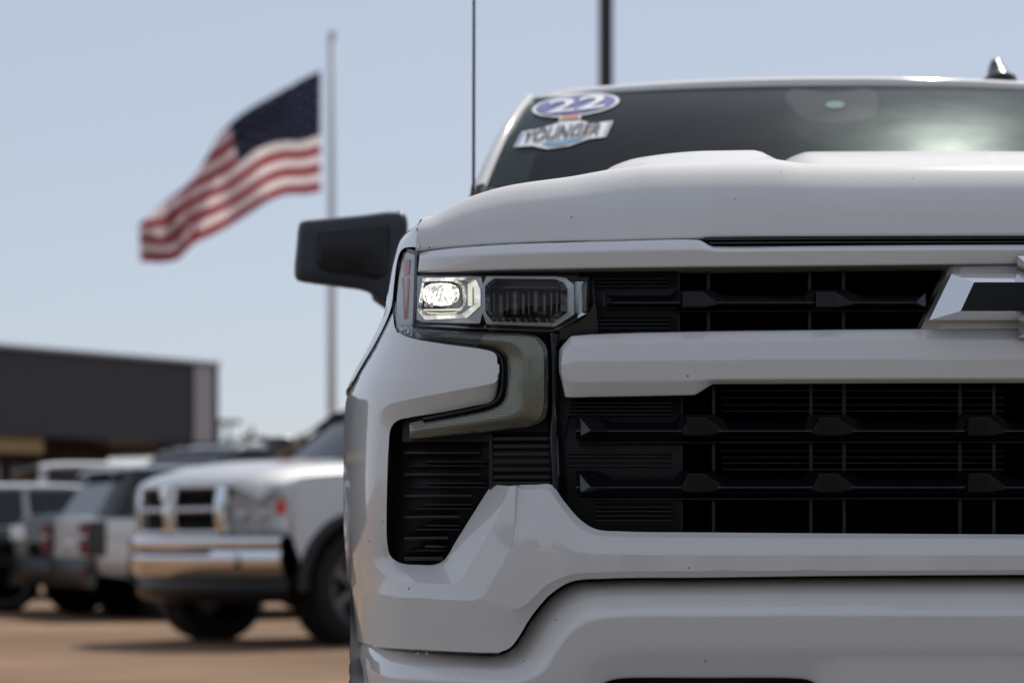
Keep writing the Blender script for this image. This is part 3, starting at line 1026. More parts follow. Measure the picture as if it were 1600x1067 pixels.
# upright fins
for x, spans in ((1060, ((422, 456), (484, 519))), (1107, ((422, 456), (484, 519))), (1265, ((421, 456), (484, 518))), (1318, ((421, 456), (484, 518))),
                 (1064, ((602, 650), (690, 742), (779, 838))), (1115, ((602, 650), (690, 742), (779, 838))), (1267, ((600, 650), (690, 742), (779, 838))),
                 (1319, ((600, 650), (690, 742), (779, 838))), (1500, ((600, 650), (690, 742), (779, 838))), (1553, ((600, 650), (690, 742), (779, 838)))):
    for y0, y1 in spans:
        o = mesh_obj('grille_fin', slab([(x - 2.6, y0), (x + 2.6, y0)], [(x - 2.6, y1), (x + 2.6, y1)], .052, .12, k=1), 'satin_black', truck, bevel=0.0012, segs=1)
        pairs.append(o)

# radiator shutters far behind the lower grille
for y in (610, 621, 632, 642, 704, 714, 723, 733):
    o = mesh_obj('radiator_slat', slab([(1128, y - 1.0), (1350, y - 1.0), (1568, y - 1.0)], [(1128, y + 1.2), (1350, y + 1.2), (1568, y + 1.2)], .118, .15), 'radiator', truck)
    pairs.append(o)


def grille_bar(y_flat, y_up, y_crest, y_bot, teeth, x0, x1, mirror, endtooth, mode):
    """bar with a raised shoulder behind each tooth; teeth are its sub-parts"""
    top = [(x0, y_up if endtooth == 2 else y_flat)]
    if endtooth == 2:
        top += [(x0 + 30, y_up), (x0 + 58, y_flat)]
    for a, b, c, d in teeth:       # ramp start, shoulder start, shoulder end, ramp end
        top += [(a, y_flat), (b, y_up), (c, y_up), (d, y_flat)]
    top += [(x1, y_flat)]
    top = [t for t in top if t[0] <= x1 + .1]
    crest = [(p[0], y_crest) for p in top]
    bot = [(p[0], y_bot) for p in top]
    b = bmesh.new()
    loft(b, [(top, .075), (top, .040), (crest, .012), ([(p[0], y_crest + 2.2) for p in top], .012), (bot, .036), (bot, .085)], k=4, lin=True, weld=False)
    bmesh.ops.recalc_face_normals(b, faces=b.faces)
    o = mesh_obj('grille_bar', b, mode, truck, bevel=0.0015, segs=2, ang=18, mirror=mirror)
    return o


def tooth(par, xl, xc0, xc1, xr, y0, y1, yc, mat, tl=0.0):
    b = bmesh.new()
    dd = plan((xc0 + xc1) / 2, y0)
    pts = {'a': P(xl, yc - 1, dd + .014), 'a2': P(xl + .5, y1 - 3, dd + .016), 'b': P(xc0, y0, dd + tl), 'b2': P(xc0, y1, dd + .004 - tl), 'c': P(xc1, y0, dd + tl), 'c2': P(xc1, y1, dd + .004 - tl),
           'd': P(xr, yc, dd + .014), 'd2': P(xr - 1, yc + 3.2, dd + .014)}
    bk = {k_: v + Vector((0, .045, 0)) for k_, v in pts.items()}
    v = {k_: b.verts.new(p) for k_, p in pts.items()}
    w_ = {k_: b.verts.new(p) for k_, p in bk.items()}
    b.faces.new([v['a'], v['a2'], v['b2'], v['b']])
    b.faces.new([v['b'], v['b2'], v['c2'], v['c']])
    b.faces.new([v['c'], v['c2'], v['d2'], v['d']])
    order = ['a', 'b', 'c', 'd', 'd2', 'c2', 'b2', 'a2']
    for i in range(8):
        p, q = order[i], order[(i + 1) % 8]
        b.faces.new([v[p], v[q], w_[q], w_[p]])
    bmesh.ops.recalc_face_normals(b, faces=b.faces)
    return mesh_obj('tooth', b, mat, par, bevel=0.0018, segs=2, ang=12)


# upper grille bar, both halves end at the emblem plinth
ub = grille_bar(461.5, 453, 472, 480, [(1047, 1057, 1110, 1131), (1256, 1264, 1320, 1346)], 946, 1448, False, 0, 'gloss_black')
tooth(ub, 1062, 1067, 1098, 1126, 455, 480, 473, 'tooth_black', .005)
tooth(ub, 1270, 1275, 1305, 1336, 455, 480, 473, 'tooth_black', .005)
for xa, xb in ((943, 962), (1446, 1427)):
    b = bmesh.new()
    d_ = plan(xa, 465)
    q = [P(xa, 457, d_ - .002), P(xa, 480, d_ - .004), P(xb, 473, d_ + .014), P(xa, 457, d_ + .05), P(xa, 480, d_ + .05), P(xb, 473, d_ + .05)]
    q = [b.verts.new(p) for p in q]
    b.faces.new(q[:3]); b.faces.new(q[3:])
    for i in range(3):
        b.faces.new([q[i], q[(i + 1) % 3], q[3 + (i + 1) % 3], q[3 + i]])
    bmesh.ops.recalc_face_normals(b, faces=b.faces)
    mesh_obj('tooth', b, 'gloss_black', ub, bevel=0.001, segs=2, ang=12)
pairs.append(ub)
rl = mesh_obj('grille_rail', slab([(940, 485), (1100, 485), (1448, 484)], [(940, 488.5), (1100, 488), (1446, 487)], .040, .09, bow=.002), 'satin_black', truck, bevel=0.001, segs=1)
pairs.append(rl)

# lower grille: two bars with rails
for dy in (0.0, 88.0):
    lb = grille_bar(660 + dy, 647.5 + dy, 672.5 + dy, 684 + dy, [(1052, 1063, 1116, 1141), (1254, 1266, 1322, 1348), (1490, 1501, 1557, 1583)], 900, 1650, False, 2, 'gloss_black')
    for xl, a, c, xr in ((1063, 1074, 1102, 1134), (1268, 1280, 1309, 1340), (1505, 1514, 1545, 1575)):
        tooth(lb, xl, a, c, xr, 651.5 + dy, 681 + dy, 673 + dy, 'tooth_black')
    # end tooth: a bright slanted top facet over a dark triangular side
    b = bmesh.new()
    d_ = plan(915, 665)
    A_ = P(905.5, 652 + dy, d_ + .012); B_ = P(927, 652 + dy, d_ + .022); C_ = P(960, 673 + dy, d_ + .012); D_ = P(923, 673 + dy, d_ - .012); E_ = P(907, 681 + dy, d_ + .004); F_ = P(958, 679 + dy, d_ + .012)
    q = [b.verts.new(v) for v in (A_, B_, C_, D_, E_, F_)]
    b.faces.new([q[0], q[3], q[2], q[1]]); b.faces.new([q[0], q[4], q[3]]); b.faces.new([q[3], q[4], q[5], q[2]])
    w_ = [b.verts.new(v + Vector((0, .05, 0))) for v in (A_, B_, C_, F_, E_)]
    bd = [q[0], q[1], q[2], q[5], q[4]]
    for i in range(5):
        b.faces.new([bd[i], bd[(i + 1) % 5], w_[(i + 1) % 5], w_[i]])
    bmesh.ops.recalc_face_normals(b, faces=b.faces)
    mesh_obj('tooth', b, 'gloss_black', lb, bevel=0.001, segs=2, ang=12)
    pairs.append(lb)
    rl = mesh_obj('grille_rail', slab([(905, 689.5 + dy), (1100, 689 + dy), (1400, 688.5 + dy), (1650, 688.5 + dy)], [(905, 693.5 + dy), (1100, 693 + dy), (1400, 692.5 + dy), (1650, 692.5 + dy)], .040, .10, bow=.002), 'satin_black', truck, bevel=0.001, segs=1)
    pairs.append(rl)

# ---- black carrier between headlight, vent and grille
bm = bmesh.new()
loft(bm, [([(858, 516), (880, 512), (921, 488), (926, 430)], .03), ([(860, 540), (868, 532), (905, 522), (935, 515)], .034), ([(862, 560), (867, 556), (885, 540), (935, 525)], .045)], k=4, sub=2, weld=False)
loft(bm, [([(855, 520), (858, 560), (859, 640), (855, 668), (862, 760)], .03), ([(861, 520), (863, 560), (864, 640), (862, 670), (865, 760)], .016), ([(872, 522), (869, 560), (870, 640), (872, 680), (875, 775)], .022), ([(878, 525), (876, 560), (878, 640), (884, 690), (890, 790)], .06)], k=5, sub=3, weld=False)
bmesh.ops.recalc_face_normals(bm, faces=bm.faces)
o = mesh_obj('front_carrier', bm, 'gloss_black', truck)
pairs.append(o)
bm = bmesh.new()
loft(bm, [([(632, 500), (745, 514), (850, 512), (920, 490)], .046), ([(628, 690), (745, 690), (850, 690), (880, 690)], .046)], k=6, sub=4, weld=False)
o = mesh_obj('carrier_panel', bm, 'grille_black', truck, flip=(0, -1, 0))
pairs.append(o)

# ---- side air vent with slats
vent = mesh_obj('air_vent', slab([(604, 652), (650, 654), (700, 650), (768, 640), (864, 640)], [(604, 885), (650, 885), (692, 885), (768, 775), (864, 765)], .075, .14, k=4), 'grille_black', truck)
pairs.append(vent)
for y, xe in ((706, 749), (740, 749), (773.5, 738), (806.5, 719), (839.5, 700), (871, 692)):
    mesh_obj('slat', slab([(632, y - 2), (690, y - 2.3), (xe, y - 2.5)], [(632, y + 4.5), (690, y + 4.2), (xe, y + 4)], .052, .09, bow=.003), 'satin_black', vent, bevel=0.0015, segs=2)
for y, xe in ((722, 761), (755.5, 759), (789, 738), (821.5, 718), (854, 700)):
    mesh_obj('slat', slab([(664, y - 2.5), (700, y - 2.5), (xe, y - 2.5)], [(664, y + 1), (700, y + 1), (xe, y + 1)], .058, .09), 'satin_black', vent, bevel=0.001, segs=1)
    mesh_obj('slat', slab([(655, y + 4), (700, y + 4), (xe, y + 4)], [(640, y + 8), (700, y + 7.5), (xe, y + 7.5)], .056, .09), 'grille_black', vent, bevel=0.001, segs=1)
vp = mesh_obj('rib_panel', slab([(768, 676), (810, 676), (862, 674)], [(768, 762), (810, 762), (862, 760)], .044, .10), 'grille_black', vent)
for y in (682, 694, 706, 718, 730, 742, 752):
    mesh_obj('rib', slab([(771, y), (815, y - .2), (859, y - .5)], [(771, y + 7), (815, y + 6.8), (859, y + 6.5)], .037, .05), 'satin_black', vp, bevel=0.0012, segs=2)
mesh_obj('vent_rim', slab([(764, 676), (769, 676)], [(764, 764), (770, 758)], .040, .10, k=1), 'satin_black', vent, bevel=0.001, segs=1)

# ---- headlight
bm = bmesh.new()
loft(bm, [([(648, 410), (700, 424), (800, 426), (921, 428)], .105), ([(640, 460), (700, 470), (800, 470), (922, 470)], .11), ([(636, 527), (700, 527), (800, 527), (905, 522)], .105)], k=6, lin=True)
hl = mesh_obj('headlight', bm, 'gloss_black', truck)
hl['label'] = 'lit white headlight in angular silver housing'
pairs.append(hl)


def hpart(name, b, mat, **kw):
    bmesh.ops.recalc_face_normals(b, faces=b.faces)
    return mesh_obj(name, b, mat, hl, **kw)


c1o = [(660, 434), (730, 433), (744, 437), (751, 452), (751, 478), (730, 497), (664, 500), (652, 486)]
c1i = [(663, 440), (727, 438), (736, 443), (740.5, 453), (740.5, 477), (720, 491), (666, 493), (659, 484)]
cell1 = [(652, 431), (730, 431), (752, 432), (756, 450), (756, 480), (750, 506), (662, 504), (651, 500)]
hpart('bezel', ring(cell1, c1o, .022, .018, .06), 'bezel_silver', bevel=0.001, segs=2, ang=15)
hpart('bezel', ring(c1o, c1i, .016, .040, .07), 'satin_chrome', bevel=0.001, segs=2, ang=15)
c2o = [(771, 435), (868, 436), (882, 442), (887, 452), (887, 488), (864, 505), (768, 503), (757, 487), (757, 447)]
c2i = [(776, 440), (864, 440.5), (873, 446), (876, 454), (876, 485), (858, 497.5), (774, 495), (766, 484), (766, 449)]
cell2 = [(760, 431), (868, 432), (884, 434), (897, 445), (897, 492), (866, 511), (760, 507), (754, 490), (754, 445)]
hpart('bezel', ring(cell2, c2o, .022, .018, .06), 'bezel_silver', bevel=0.001, segs=2, ang=15)
hpart('bezel', ring(c2o, c2i, .014, .030, .07), 'chrome', bevel=0.001, segs=2, ang=15)
# lit module: faceted reflector bowl, lens and light guides
b = bmesh.new()
cx, cy = 689, 463


def oct_(rx, ry, cx=cx, cy=cy, n=16, e=3.0):
    out = []
    for i in range(n):
        t = 2 * math.pi * i / n
        c, s = math.cos(t), math.sin(t)
        out.append((cx + rx * math.copysign(abs(c) ** (2 / e), c), cy + ry * math.copysign(abs(s) ** (2 / e), s)))
    return out


loft(b, [(oct_(50, 32, 697, 466), .05), (oct_(40, 28), .052), (oct_(36, 25), .062), (oct_(33, 23), .075)], k=1, closed=True, lin=True)
hpart('reflector', b, 'dark_chrome', bevel=0.0006, segs=1, ang=20)
b = bmesh.new()
loft(b, [(oct_(29, 18, cy=460, e=2.6), .075), (oct_(27, 16.5, cy=460, e=2.6), .056), (oct_(20, 12, cy=460, e=2.4), .050), (oct_(10, 6, cy=460, e=2.2), .047), (oct_(1, .6, cy=460, e=2), .046)], k=1, closed=True, lin=True)
hpart('lamp_lens', b, 'led')
b = slab([(731, 443), (738, 444)], [(731, 478), (738, 478)], .046, .06, k=1); hpart('light_guide', b, 'led_soft')
b = slab([(661, 483), (690, 483), (720, 482)], [(662, 485.5), (690, 485.7), (719, 485)], .050, .06, k=1); hpart('light_guide', b, 'led_soft')
b = slab([(667, 488), (690, 489), (714, 488)], [(668, 490), (690, 491), (712, 490)], .050, .06, k=1); hpart('light_guide', b, 'led_soft')
for xx in (663, 671, 706, 713):
    hpart('lens_facet', slab([(xx, 474), (xx + 6, 472)], [(xx, 480), (xx + 6, 481)], .049, .06, k=1), 'dark_chrome', bevel=0.0006, segs=1)
# unlit module: a row of dark vertical lens columns
b = bmesh.new()
loft(b, [([(762, 436), (820, 436), (880, 437)], .07), ([(762, 502), (820, 502), (880, 502)], .075)], k=4, lin=True)
hpart('reflector', b, 'gloss_black')
xs_ = [767, 776, 789, 797, 813, 823, 830, 845, 857, 866, 875]
for i in range(len(xs_) - 1):
    xa, xb = xs_[i] + .25, xs_[i + 1] - .25
    b = bmesh.new()
    cols = []
    for j in range(9):
        t = j / 8
        x = xa + (xb - xa) * t
        bulge = .012 * math.sin(math.pi * t)
        cols.append((x, bulge))
    y0 = 451 + (4 if i % 3 == 1 else 0); y1 = 498 - (4 if i % 4 == 2 else 0)
    loft(b, [([(x, y0) + (.015,) for x, bl in cols], .056), ([(x, y0 + 4, -bl) for x, bl in cols], .056), ([(x, (y0 + y1) / 2, -bl * 1.25) for x, bl in cols], .056), ([(x, y1 - 5, -bl) for x, bl in cols], .056), ([(x, y1, .015) for x, bl in cols], .056)], k=1, sub=3, rowsmooth=True)
    hpart('lens_column', b, 'lens_column')
hpart('lens_shelf', slab([(767, 446), (820, 446), (873, 447)], [(767, 451), (820, 452), (873, 453)], .048, .07, k=2), 'gloss_black', bevel=0.0006, segs=1)
# chrome wing at the inner end and the chrome lip along the bottom
b = bmesh.new()
loft(b, [([(887, 440), (887, 488), (864, 506)], .034), ([(898, 440), (898, 491), (866, 512)], .022)], k=1, lin=True, weld=False)
hpart('chrome_wing', b, 'chrome')
b = bmesh.new()
loft(b, [([(899, 440), (899, 491)], .030), ([(905, 440), (905, 489)], .046), ([(916, 440), (916, 486)], .016)], k=1, lin=True, weld=False)
hpart('chrome_wing', b, 'chrome')
lipu = [(650, 504), (700, 506), (760, 508.5), (820, 511), (862, 511.5), (890, 499), (914, 485)]
lipl = [(650, 508.5), (700, 511), (760, 513.5), (820, 516), (864, 517), (893, 503), (918, 489)]
b = bmesh.new()
loft(b, [(lipu, .035), (lipl, .010), ([(a, c + 2) for a, c in lipl], .03)], k=3, lin=True, weld=False)
hpart('chrome_lip', b, 'chrome', bevel=0.001, segs=2, ang=15)
# turn-signal strip at the outer corner
b = bmesh.new()
loft(b, [([(625, 395), (632, 395), (640, 396), (648, 398)], .024), ([(618, 520), (627, 522), (636, 524), (644, 526)], .024)], k=2, lin=True)
hpart('marker_housing', b, 'marker_white')
hpart('amber_marker', slab([(630.5, 405), (640, 405)], [(631, 432), (638, 430)], .014, .03, k=2), 'orange', bevel=0.001, segs=1)
hpart('amber_marker', slab([(627.5, 434), (631, 434)], [(631.5, 498), (633, 498)], .016, .03, k=2), 'orange')
hpart('amber_marker', slab([(636, 434), (639.5, 434)], [(633.5, 498), (635.5, 498)], .016, .03, k=2), 'orange')
hpart('marker_base', slab([(625, 503), (643, 505)], [(624, 508), (643, 509.5)], .016, .03, k=2), 'satin_chrome', bevel=0.001, segs=1)
b = bmesh.new()
loft(b, [(oct_(7, 8, 634, 517, 12, 2.5), .026), (oct_(6, 7, 634, 517, 12, 2.5), .018), (oct_(2, 2, 634, 517, 12, 2), .015)], k=1, closed=True, lin=True)
hpart('marker_bulb', b, 'chrome')
hpart('marker_post', slab([(643.5, 397), (650, 398)], [(641, 428), (650, 428)], .030, .05, k=2), 'dark_chrome', bevel=0.001, segs=1)
# clear outer lens
b = bmesh.new()
loft(b, [([(624.5, 391), (631, 390), (640, 391.5), (652, 394)], .012), ([(616, 470), (624, 471), (636, 472), (650, 473)], .004), ([(616, 522), (624, 526), (634, 529), (646, 530)], .012)], k=3, sub=4, rowsmooth=True, weld=False)
hpart('lens_cover', b, 'lens_clear')
b = bmesh.new()
loft(b, [([(650.5, 429), (720, 430), (800, 431), (870, 432), (919.5, 433)], .012), ([(649, 472), (720, 472), (800, 473), (870, 473), (920, 464)], .006), ([(648, 512), (720, 515), (800, 518), (864, 518.5), (920, 489)], .010)], k=3, sub=4, rowsmooth=True, weld=False)
hpart('lens_cover', b, 'lens_clear')
# dark gasket round the lens against the paint
b = bmesh.new()
gk = [(652, 393), (640, 388.5), (626, 388.5), (621, 401), (616.5, 440), (613.5, 480), (613.5, 515), (620, 527), (645, 533), (745, 545)]
gk2 = [(652, 397), (641, 391.5), (628, 391.5), (624, 402), (619, 440), (616, 480), (616, 513), (622, 523), (646, 528), (745, 541)]
loft(b, [(gk, .02), (gk, .006), (gk2, .006), (gk2, .03)], k=4, weld=False)
hpart('gasket', b, 'gloss_black')

# ---- C shaped daytime light
dro = [(646, 512), (700, 514.5), (760, 517.5), (815, 519), (840, 525), (854, 541), (857, 570), (857, 605), (856, 638), (850, 656), (830, 666), (790, 671), (740, 677), (690, 682), (640, 687)]
dri = [(646, 530), (700, 536), (745, 542.5), (770, 547.5), (780, 554), (785, 566), (786, 580), (786, 600), (784, 617), (778, 627), (766, 633), (740, 640), (705, 647), (670, 654), (640, 661)]
b = bmesh.new()
mid = [((a[0] + c[0]) / 2, (a[1] + c[1]) / 2) for a, c in zip(dro, dri)]
loft(b, [(dro, .05), (dro, .020), (mid, .012), (dri, .016), (dri, .05)], k=5, sub=[1, 2, 2, 1], weld=False)
bmesh.ops.recalc_face_normals(b, faces=b.faces)
drl = mesh_obj('daytime_light', b, 'smoke', truck, bevel=0.0015, segs=2, ang=25)
pairs.append(drl)


def mixp(f_):
    return [(a[0] + (c[0] - a[0]) * f_, a[1] + (c[1] - a[1]) * f_) for a, c in zip(dro, dri)]


b = bmesh.new()
h0, h1 = mixp(.10)[2:15], mixp(.86)[2:15]
hm = mixp(.5)[2:15]
loft(b, [(h0, .0145), (hm, .0035), (h1, .0125)], k=6, sub=3, weld=False)
mesh_obj('honeycomb_optic', b, 'honeycomb', drl, flip=(0, -1, 0))
b = bmesh.new()
loft(b, [(mixp(.02), .012), (mixp(.25), .001), (mixp(.5), -.003), (mixp(.75), .0), (mixp(.98), .012)], k=5, sub=3, weld=False)
mesh_obj('lens_cover', b, 'lens_clear', drl, flip=(0, -1, 0))
# rubber edge between the light and the white tongue
b = bmesh.new()
e0 = [(700, 541), (745, 546), (768, 551), (778, 558), (781.5, 570), (782, 590), (780.5, 612), (772, 626), (752, 634), (720, 641), (660, 653)]
e1 = [(700, 536), (745, 541.5), (771, 547), (782, 555), (786.5, 568), (787, 590), (785, 616), (777, 629), (755, 638), (720, 646), (660, 658)]
loft(b, [(e0, .03), (e0, .008), (e1, .008), (e1, .03)], k=5, weld=False)
bmesh.ops.recalc_face_normals(b, faces=b.faces)
mesh_obj('gasket', b, 'satin_black', drl)

# ---- windscreen, cab, roof
NX, NY = 25, 13


def ws(u, v):
    """u -1..1 across, v 0..1 up"""
    a = abs(u)
    wb, wt = 0.835, 0.728
    w = wb + (wt - wb) * v
    d = (1.42 + 0.30 * a ** 2.2) * (1 - v) + (2.10 + 0.18 * a ** 2.2) * v
    z = (1.50 + 0.025 * a ** 2) * (1 - v) + (1.815 + 0.005 * a ** 2 - 0.0 * a) * v + 0.022 * math.sin(math.pi * v)
    return Vector((u * w, d, z))


bm = bmesh.new()
grid(bm, [[ws(-1 + 2 * i / (NX - 1), j / (NY - 1)) for i in range(NX)] for j in range(NY)])
wsh = mesh_obj('windshield', bm, 'glass', truck, flip=(0, -1, 1))
bm = bmesh.new(); bm.from_mesh(wsh.data)
WS_TREE = BVHTree.FromBMesh(bm); bm.free()


def on_glass(px, py, lift=0.004):
    o = Vector((-XC, -D0, CH))
    dr = Vector(((px - 800) / F, 1.0, (YH - py) / F)).normalized()
    h = WS_TREE.ray_cast(o, dr)
    if h[0] is None:
        return P(px, py, 2.1)
    nrm = h[1] if h[1].y < 0 else -h[1]
    return h[0] + nrm * lift


# black ceramic border inside the glass edge
bm = bmesh.new()
for s in (-1, 1):
    grid(bm, [[ws(s * q, j / 16) + Vector((0, .004, -.004)) for j in range(17)] for q in (1.0, 0.90)])
grid(bm, [[ws(-1 + 2 * i / 30, v) + Vector((0, .005, -.005)) for i in range(31)] for v in (1.0, 0.965)])
mesh_obj('glass_border', bm, 'gloss_black', wsh)

# cowl between hood and glass, and the corner panels below the pillars
bm = bmesh.new()
he = hood_edge(1.3)
us_ = np.linspace(-1, 1, 31)
grid(bm, [[Vector((_seam(1.3) * u, 1.385, hood_z(min(_seam(1.3) * abs(u), .905), 1.3) - .012)) for u in us_],
          [Vector((_seam(1.3) * u * .99, 1.40 + .16 * abs(u) ** 2, hood_z(min(_seam(1.3) * abs(u), .905), 1.3) - .03)) for u in us_],
          [ws(u, 0) + Vector((0, .01, -.004)) for u in us_]])
mesh_obj('cowl', bm, 'satin_black', truck, flip=(0, 0, 1))
for s_ in (-1, 1):
    bm = bmesh.new()
    b0 = ws(s_, 0)
    grid(bm, [[b0 + Vector((0, -.02, -.01)), b0 + Vector((s_ * .04, .34, -.03)), b0 + Vector((s_ * .066, .62, -.05)), Vector((s_ * .90, 2.75, 1.46))],
              [Vector((s_ * .93, 1.42, 1.335)), Vector((s_ * .94, 1.80, 1.365)), Vector((s_ * .957, 2.2, 1.375)), Vector((s_ * .957, 2.75, 1.375))]])
    mesh_obj('corner_panel', bm, 'white', truck, flip=(s_, 0, .5))

# pillars (painted) and roof
for s in (-1,):
    bm = bmesh.new()
    rows = []
    for off in ((0.0, 0.0, 0.0), (0.006, -0.008, 0.008), (0.022, 0.02, 0.006), (0.036, 0.08, -0.004), (0.045, 0.16, -0.012), (0.058, 0.34, -0.03), (0.066, 0.62, -0.05)):
        rows.append([ws(s, j / 12) + Vector((s * off[0], off[1], off[2])) for j in range(13)])
    grid(bm, rows)
    pil = mesh_obj('roof_pillar', bm, 'white_dusty', truck, flip=(-1, -1, 0.5))
    pairs.append(pil)
RW = 33


def roof_pt(u, k_):
    a = abs(u)
    base = ws(u, 1.0)
    prof = [(0, 0.0), (0.006, 0.016), (0.05, 0.030), (0.16, 0.044), (0.40, 0.052), (0.9, 0.056), (1.5, 0.045), (2.0, 0.01), (2.12, -0.03)]
    dd, zz = prof[k_]
    crown = -0.012 * a ** 2 - 0.05 * max(0, a - 0.88) / 0.12 * (1 if k_ > 0 else 0) * 0.4
    return base + Vector((u * (0.03 if k_ > 1 else 0.0), dd - (0.18 * a ** 2.2 * min(1, dd)), zz + crown * (1 if k_ > 0 else 0)))


bm = bmesh.new()
grid(bm, [[roof_pt(-1.06 + 2.12 * i / (RW - 1) if False else -1 + 2 * i / (RW - 1), k_) for i in range(RW)] for k_ in range(9)])
roof = mesh_obj('roof', bm, 'white_dusty', truck, flip=(0, 0, 1))
# cab sides: glass house and doors, both sides as separate parts
for s in (-1, 1):
    bm = bmesh.new()
    top = [Vector((s * 0.735, y, 1.822)) for y in (2.85, 3.2, 3.8, 4.3)]
    belt = [Vector((s * 0.955, y, 1.36)) for y in (2.45, 2.9, 3.6, 4.35)]
    grid(bm, [top, [t.lerp(b_, .5) + Vector((s * .02, 0, 0)) for t, b_ in zip(top, belt)], belt])
    mesh_obj('side_glass', bm, 'dark_glass', truck)
    bm = bmesh.new()
    ys = (1.72, 2.2, 2.72, 2.74, 3.3, 3.9, 4.35)
    grid(bm, [[Vector((s * w_, y, z_)) for y in ys] for w_, z_ in ((0.955, 1.37), (1.005, 1.25), (1.03, 1.05), (1.035, 0.8), (1.0, 0.52), (0.9, 0.48))])
    mesh_obj('door', bm, 'white', truck, flip=(s, 0, 0))
    bm = bmesh.new()
    grid(bm, [[Vector((s * (0.730 + .015 * (k_ == 1)), y, z_)) for y in (2.5, 3.0, 3.7, 4.3)] for k_, z_ in enumerate((1.845, 1.815))])
    mesh_obj('roof_rail', bm, 'white', truck)
    # cargo bed side
    bm = bmesh.new()
    grid(bm, [[Vector((s * w_, y, z_)) for y in (4.4, 4.8, 5.4, 5.88)] for w_, z_ in ((0.86, 1.36), (0.96, 1.37), (1.02, 1.2), (1.03, 0.9), (1.0, 0.55))])
    mesh_obj('bed_side', bm, 'white', truck, flip=(s, 0, 0))
bm = bmesh.new()
grid(bm, [[Vector((x, 4.36, z_)) for x in (-.76, 0, .76)] for z_ in (1.83, 1.40)])
mesh_obj('rear_glass', bm, 'dark_glass', truck)
bm = bmesh.new(); box(bm, -.95, .95, 4.33, 4.38, .5, 1.40); mesh_obj('cab_back', bm, 'white', truck)
bm = bmesh.new(); box(bm, -.95, .95, 5.86, 5.92, .55, 1.36); mesh_obj('tailgate', bm, 'white', truck, bevel=.01)
bm = bmesh.new(); box(bm, -.85, .85, .35, 5.8, .36, .55); mesh_obj('underbody', bm, 'deep_black', truck)
bm = bmesh.new(); box(bm, -.78, .78, .30, 1.2, .55, 1.15); mesh_obj('engine', bm, 'deep_black', truck)
# cabin: dashboard, seats, module behind the glass
bm = bmesh.new()
grid(bm, [[Vector((u * .78, d_ + .22 * abs(u) ** 2.2, z_)) for u in np.linspace(-1, 1, 13)] for d_, z_ in ((1.40, 1.44), (1.75, 1.445), (2.05, 1.43), (2.15, 1.36), (2.12, 1.0))])
mesh_obj('dashboard', bm, 'interior', truck, flip=(0, 0, 1))
for s in (-1, 1):
    bm = bmesh.new()
    box(bm, s * .40 - .25, s * .40 + .25, 2.75, 2.92, .8, 1.52)
    st = mesh_obj('seat', bm, 'seat', truck, bevel=.05, segs=3, ang=30)
    bm = bmesh.new()
    box(bm, s * .40 - .13, s * .40 + .13, 2.83, 2.92, 1.55, 1.74)
    mesh_obj('headrest', bm, 'seat', st, bevel=.035, segs=3, ang=30)
bm = bmesh.new()
mpts = catmull([(1226, 138, 0), (1300, 137, 0), (1371, 137, 0), (1370, 160, 0), (1362, 174, 0), (1345, 180, 0), (1270, 181, 0), (1250, 174, 0), (1236, 158, 0)], 3, True)
f0 = [bm.verts.new(on_glass(q[0], q[1], -.012)) for q in mpts]
f1 = [bm.verts.new(on_glass(q[0], q[1], -.06)) for q in mpts]
bm.faces.new(f0); bm.faces.new(f1[::-1])
for i in range(len(f0)):
    bm.faces.new([f0[i], f1[i], f1[(i + 1) % len(f0)], f0[(i + 1) % len(f0)]])
bmesh.ops.recalc_face_normals(bm, faces=bm.faces)
mod = mesh_obj('camera_module', bm, 'interior_red', truck, bevel=.006, segs=2, ang=40)
bm = bmesh.new()
f = [bm.verts.new(on_glass(1305 + 15 * math.cos(t), 158 + 5.5 * math.sin(t), -.008)) for t in [2 * math.pi * i / 16 for i in range(16)]]
bm.faces.new(f)
mesh_obj('camera_eye', bm, 'fascia_side', mod, flip=(0, -1, 0))
bm = bmesh.new()
grid(bm, [[roof_pt(-1 + 2 * i / (RW - 1), k_) + Vector((0, .02, -.035)) for i in range(RW)] for k_ in range(1, 9)])
mesh_obj('headliner', bm, 'interior', truck, flip=(0, 0, -1))

# ---- stickers on the glass (flat print)


def decal(name, polys, mat, lift, parent):
    bm = bmesh.new()
    for pts in polys:
        c = Vector((sum(p[0] for p in pts) / len(pts), sum(p[1] for p in pts) / len(pts)))
        vs_ = [bm.verts.new(on_glass(p[0], p[1], lift)) for p in pts]
        f = bm.faces.new(vs_)
        bmesh.ops.triangulate(bm, faces=[f])
    return mesh_obj(name, bm, mat, parent, smooth=False, flip=(0, -1, 1))


def ell(cx, cy, rx, ry, sk, n=40):
    return [(cx + rx * math.cos(t), cy + ry * math.sin(t) - sk * rx * math.cos(t)) for t in [2 * math.pi * i / n for i in range(n)]]


def text_polys(s, fx, fy):
    """outline of a word as triangles, mapped by fx, fy"""
    cu = bpy.data.curves.new('lettering', 'FONT')
    cu.body = s; cu.size = 1.0; cu.align_x = 'CENTER'
    cu.offset = 0.02
    to = bpy.data.objects.new('lettering', cu)
    COL.objects.link(to)
    dg = bpy.context.evaluated_depsgraph_get()
    me = bpy.data.meshes.new_from_object(to.evaluated_get(dg))
    polys = []
    xs = [v.co.x for v in me.vertices]; ysv = [v.co.y for v in me.vertices]
    x0, x1, y0, y1 = min(xs), max(xs), min(ysv), max(ysv)
    for p in me.polygons:
        polys.append([(fx((me.vertices[i].co.x - x0) / (x1 - x0), (me.vertices[i].co.y - y0) / (y1 - y0)), fy((me.vertices[i].co.x - x0) / (x1 - x0), (me.vertices[i].co.y - y0) / (y1 - y0))) for i in p.vertices])
    bpy.data.objects.remove(to); bpy.data.curves.remove(cu); bpy.data.meshes.remove(me)
    return polys


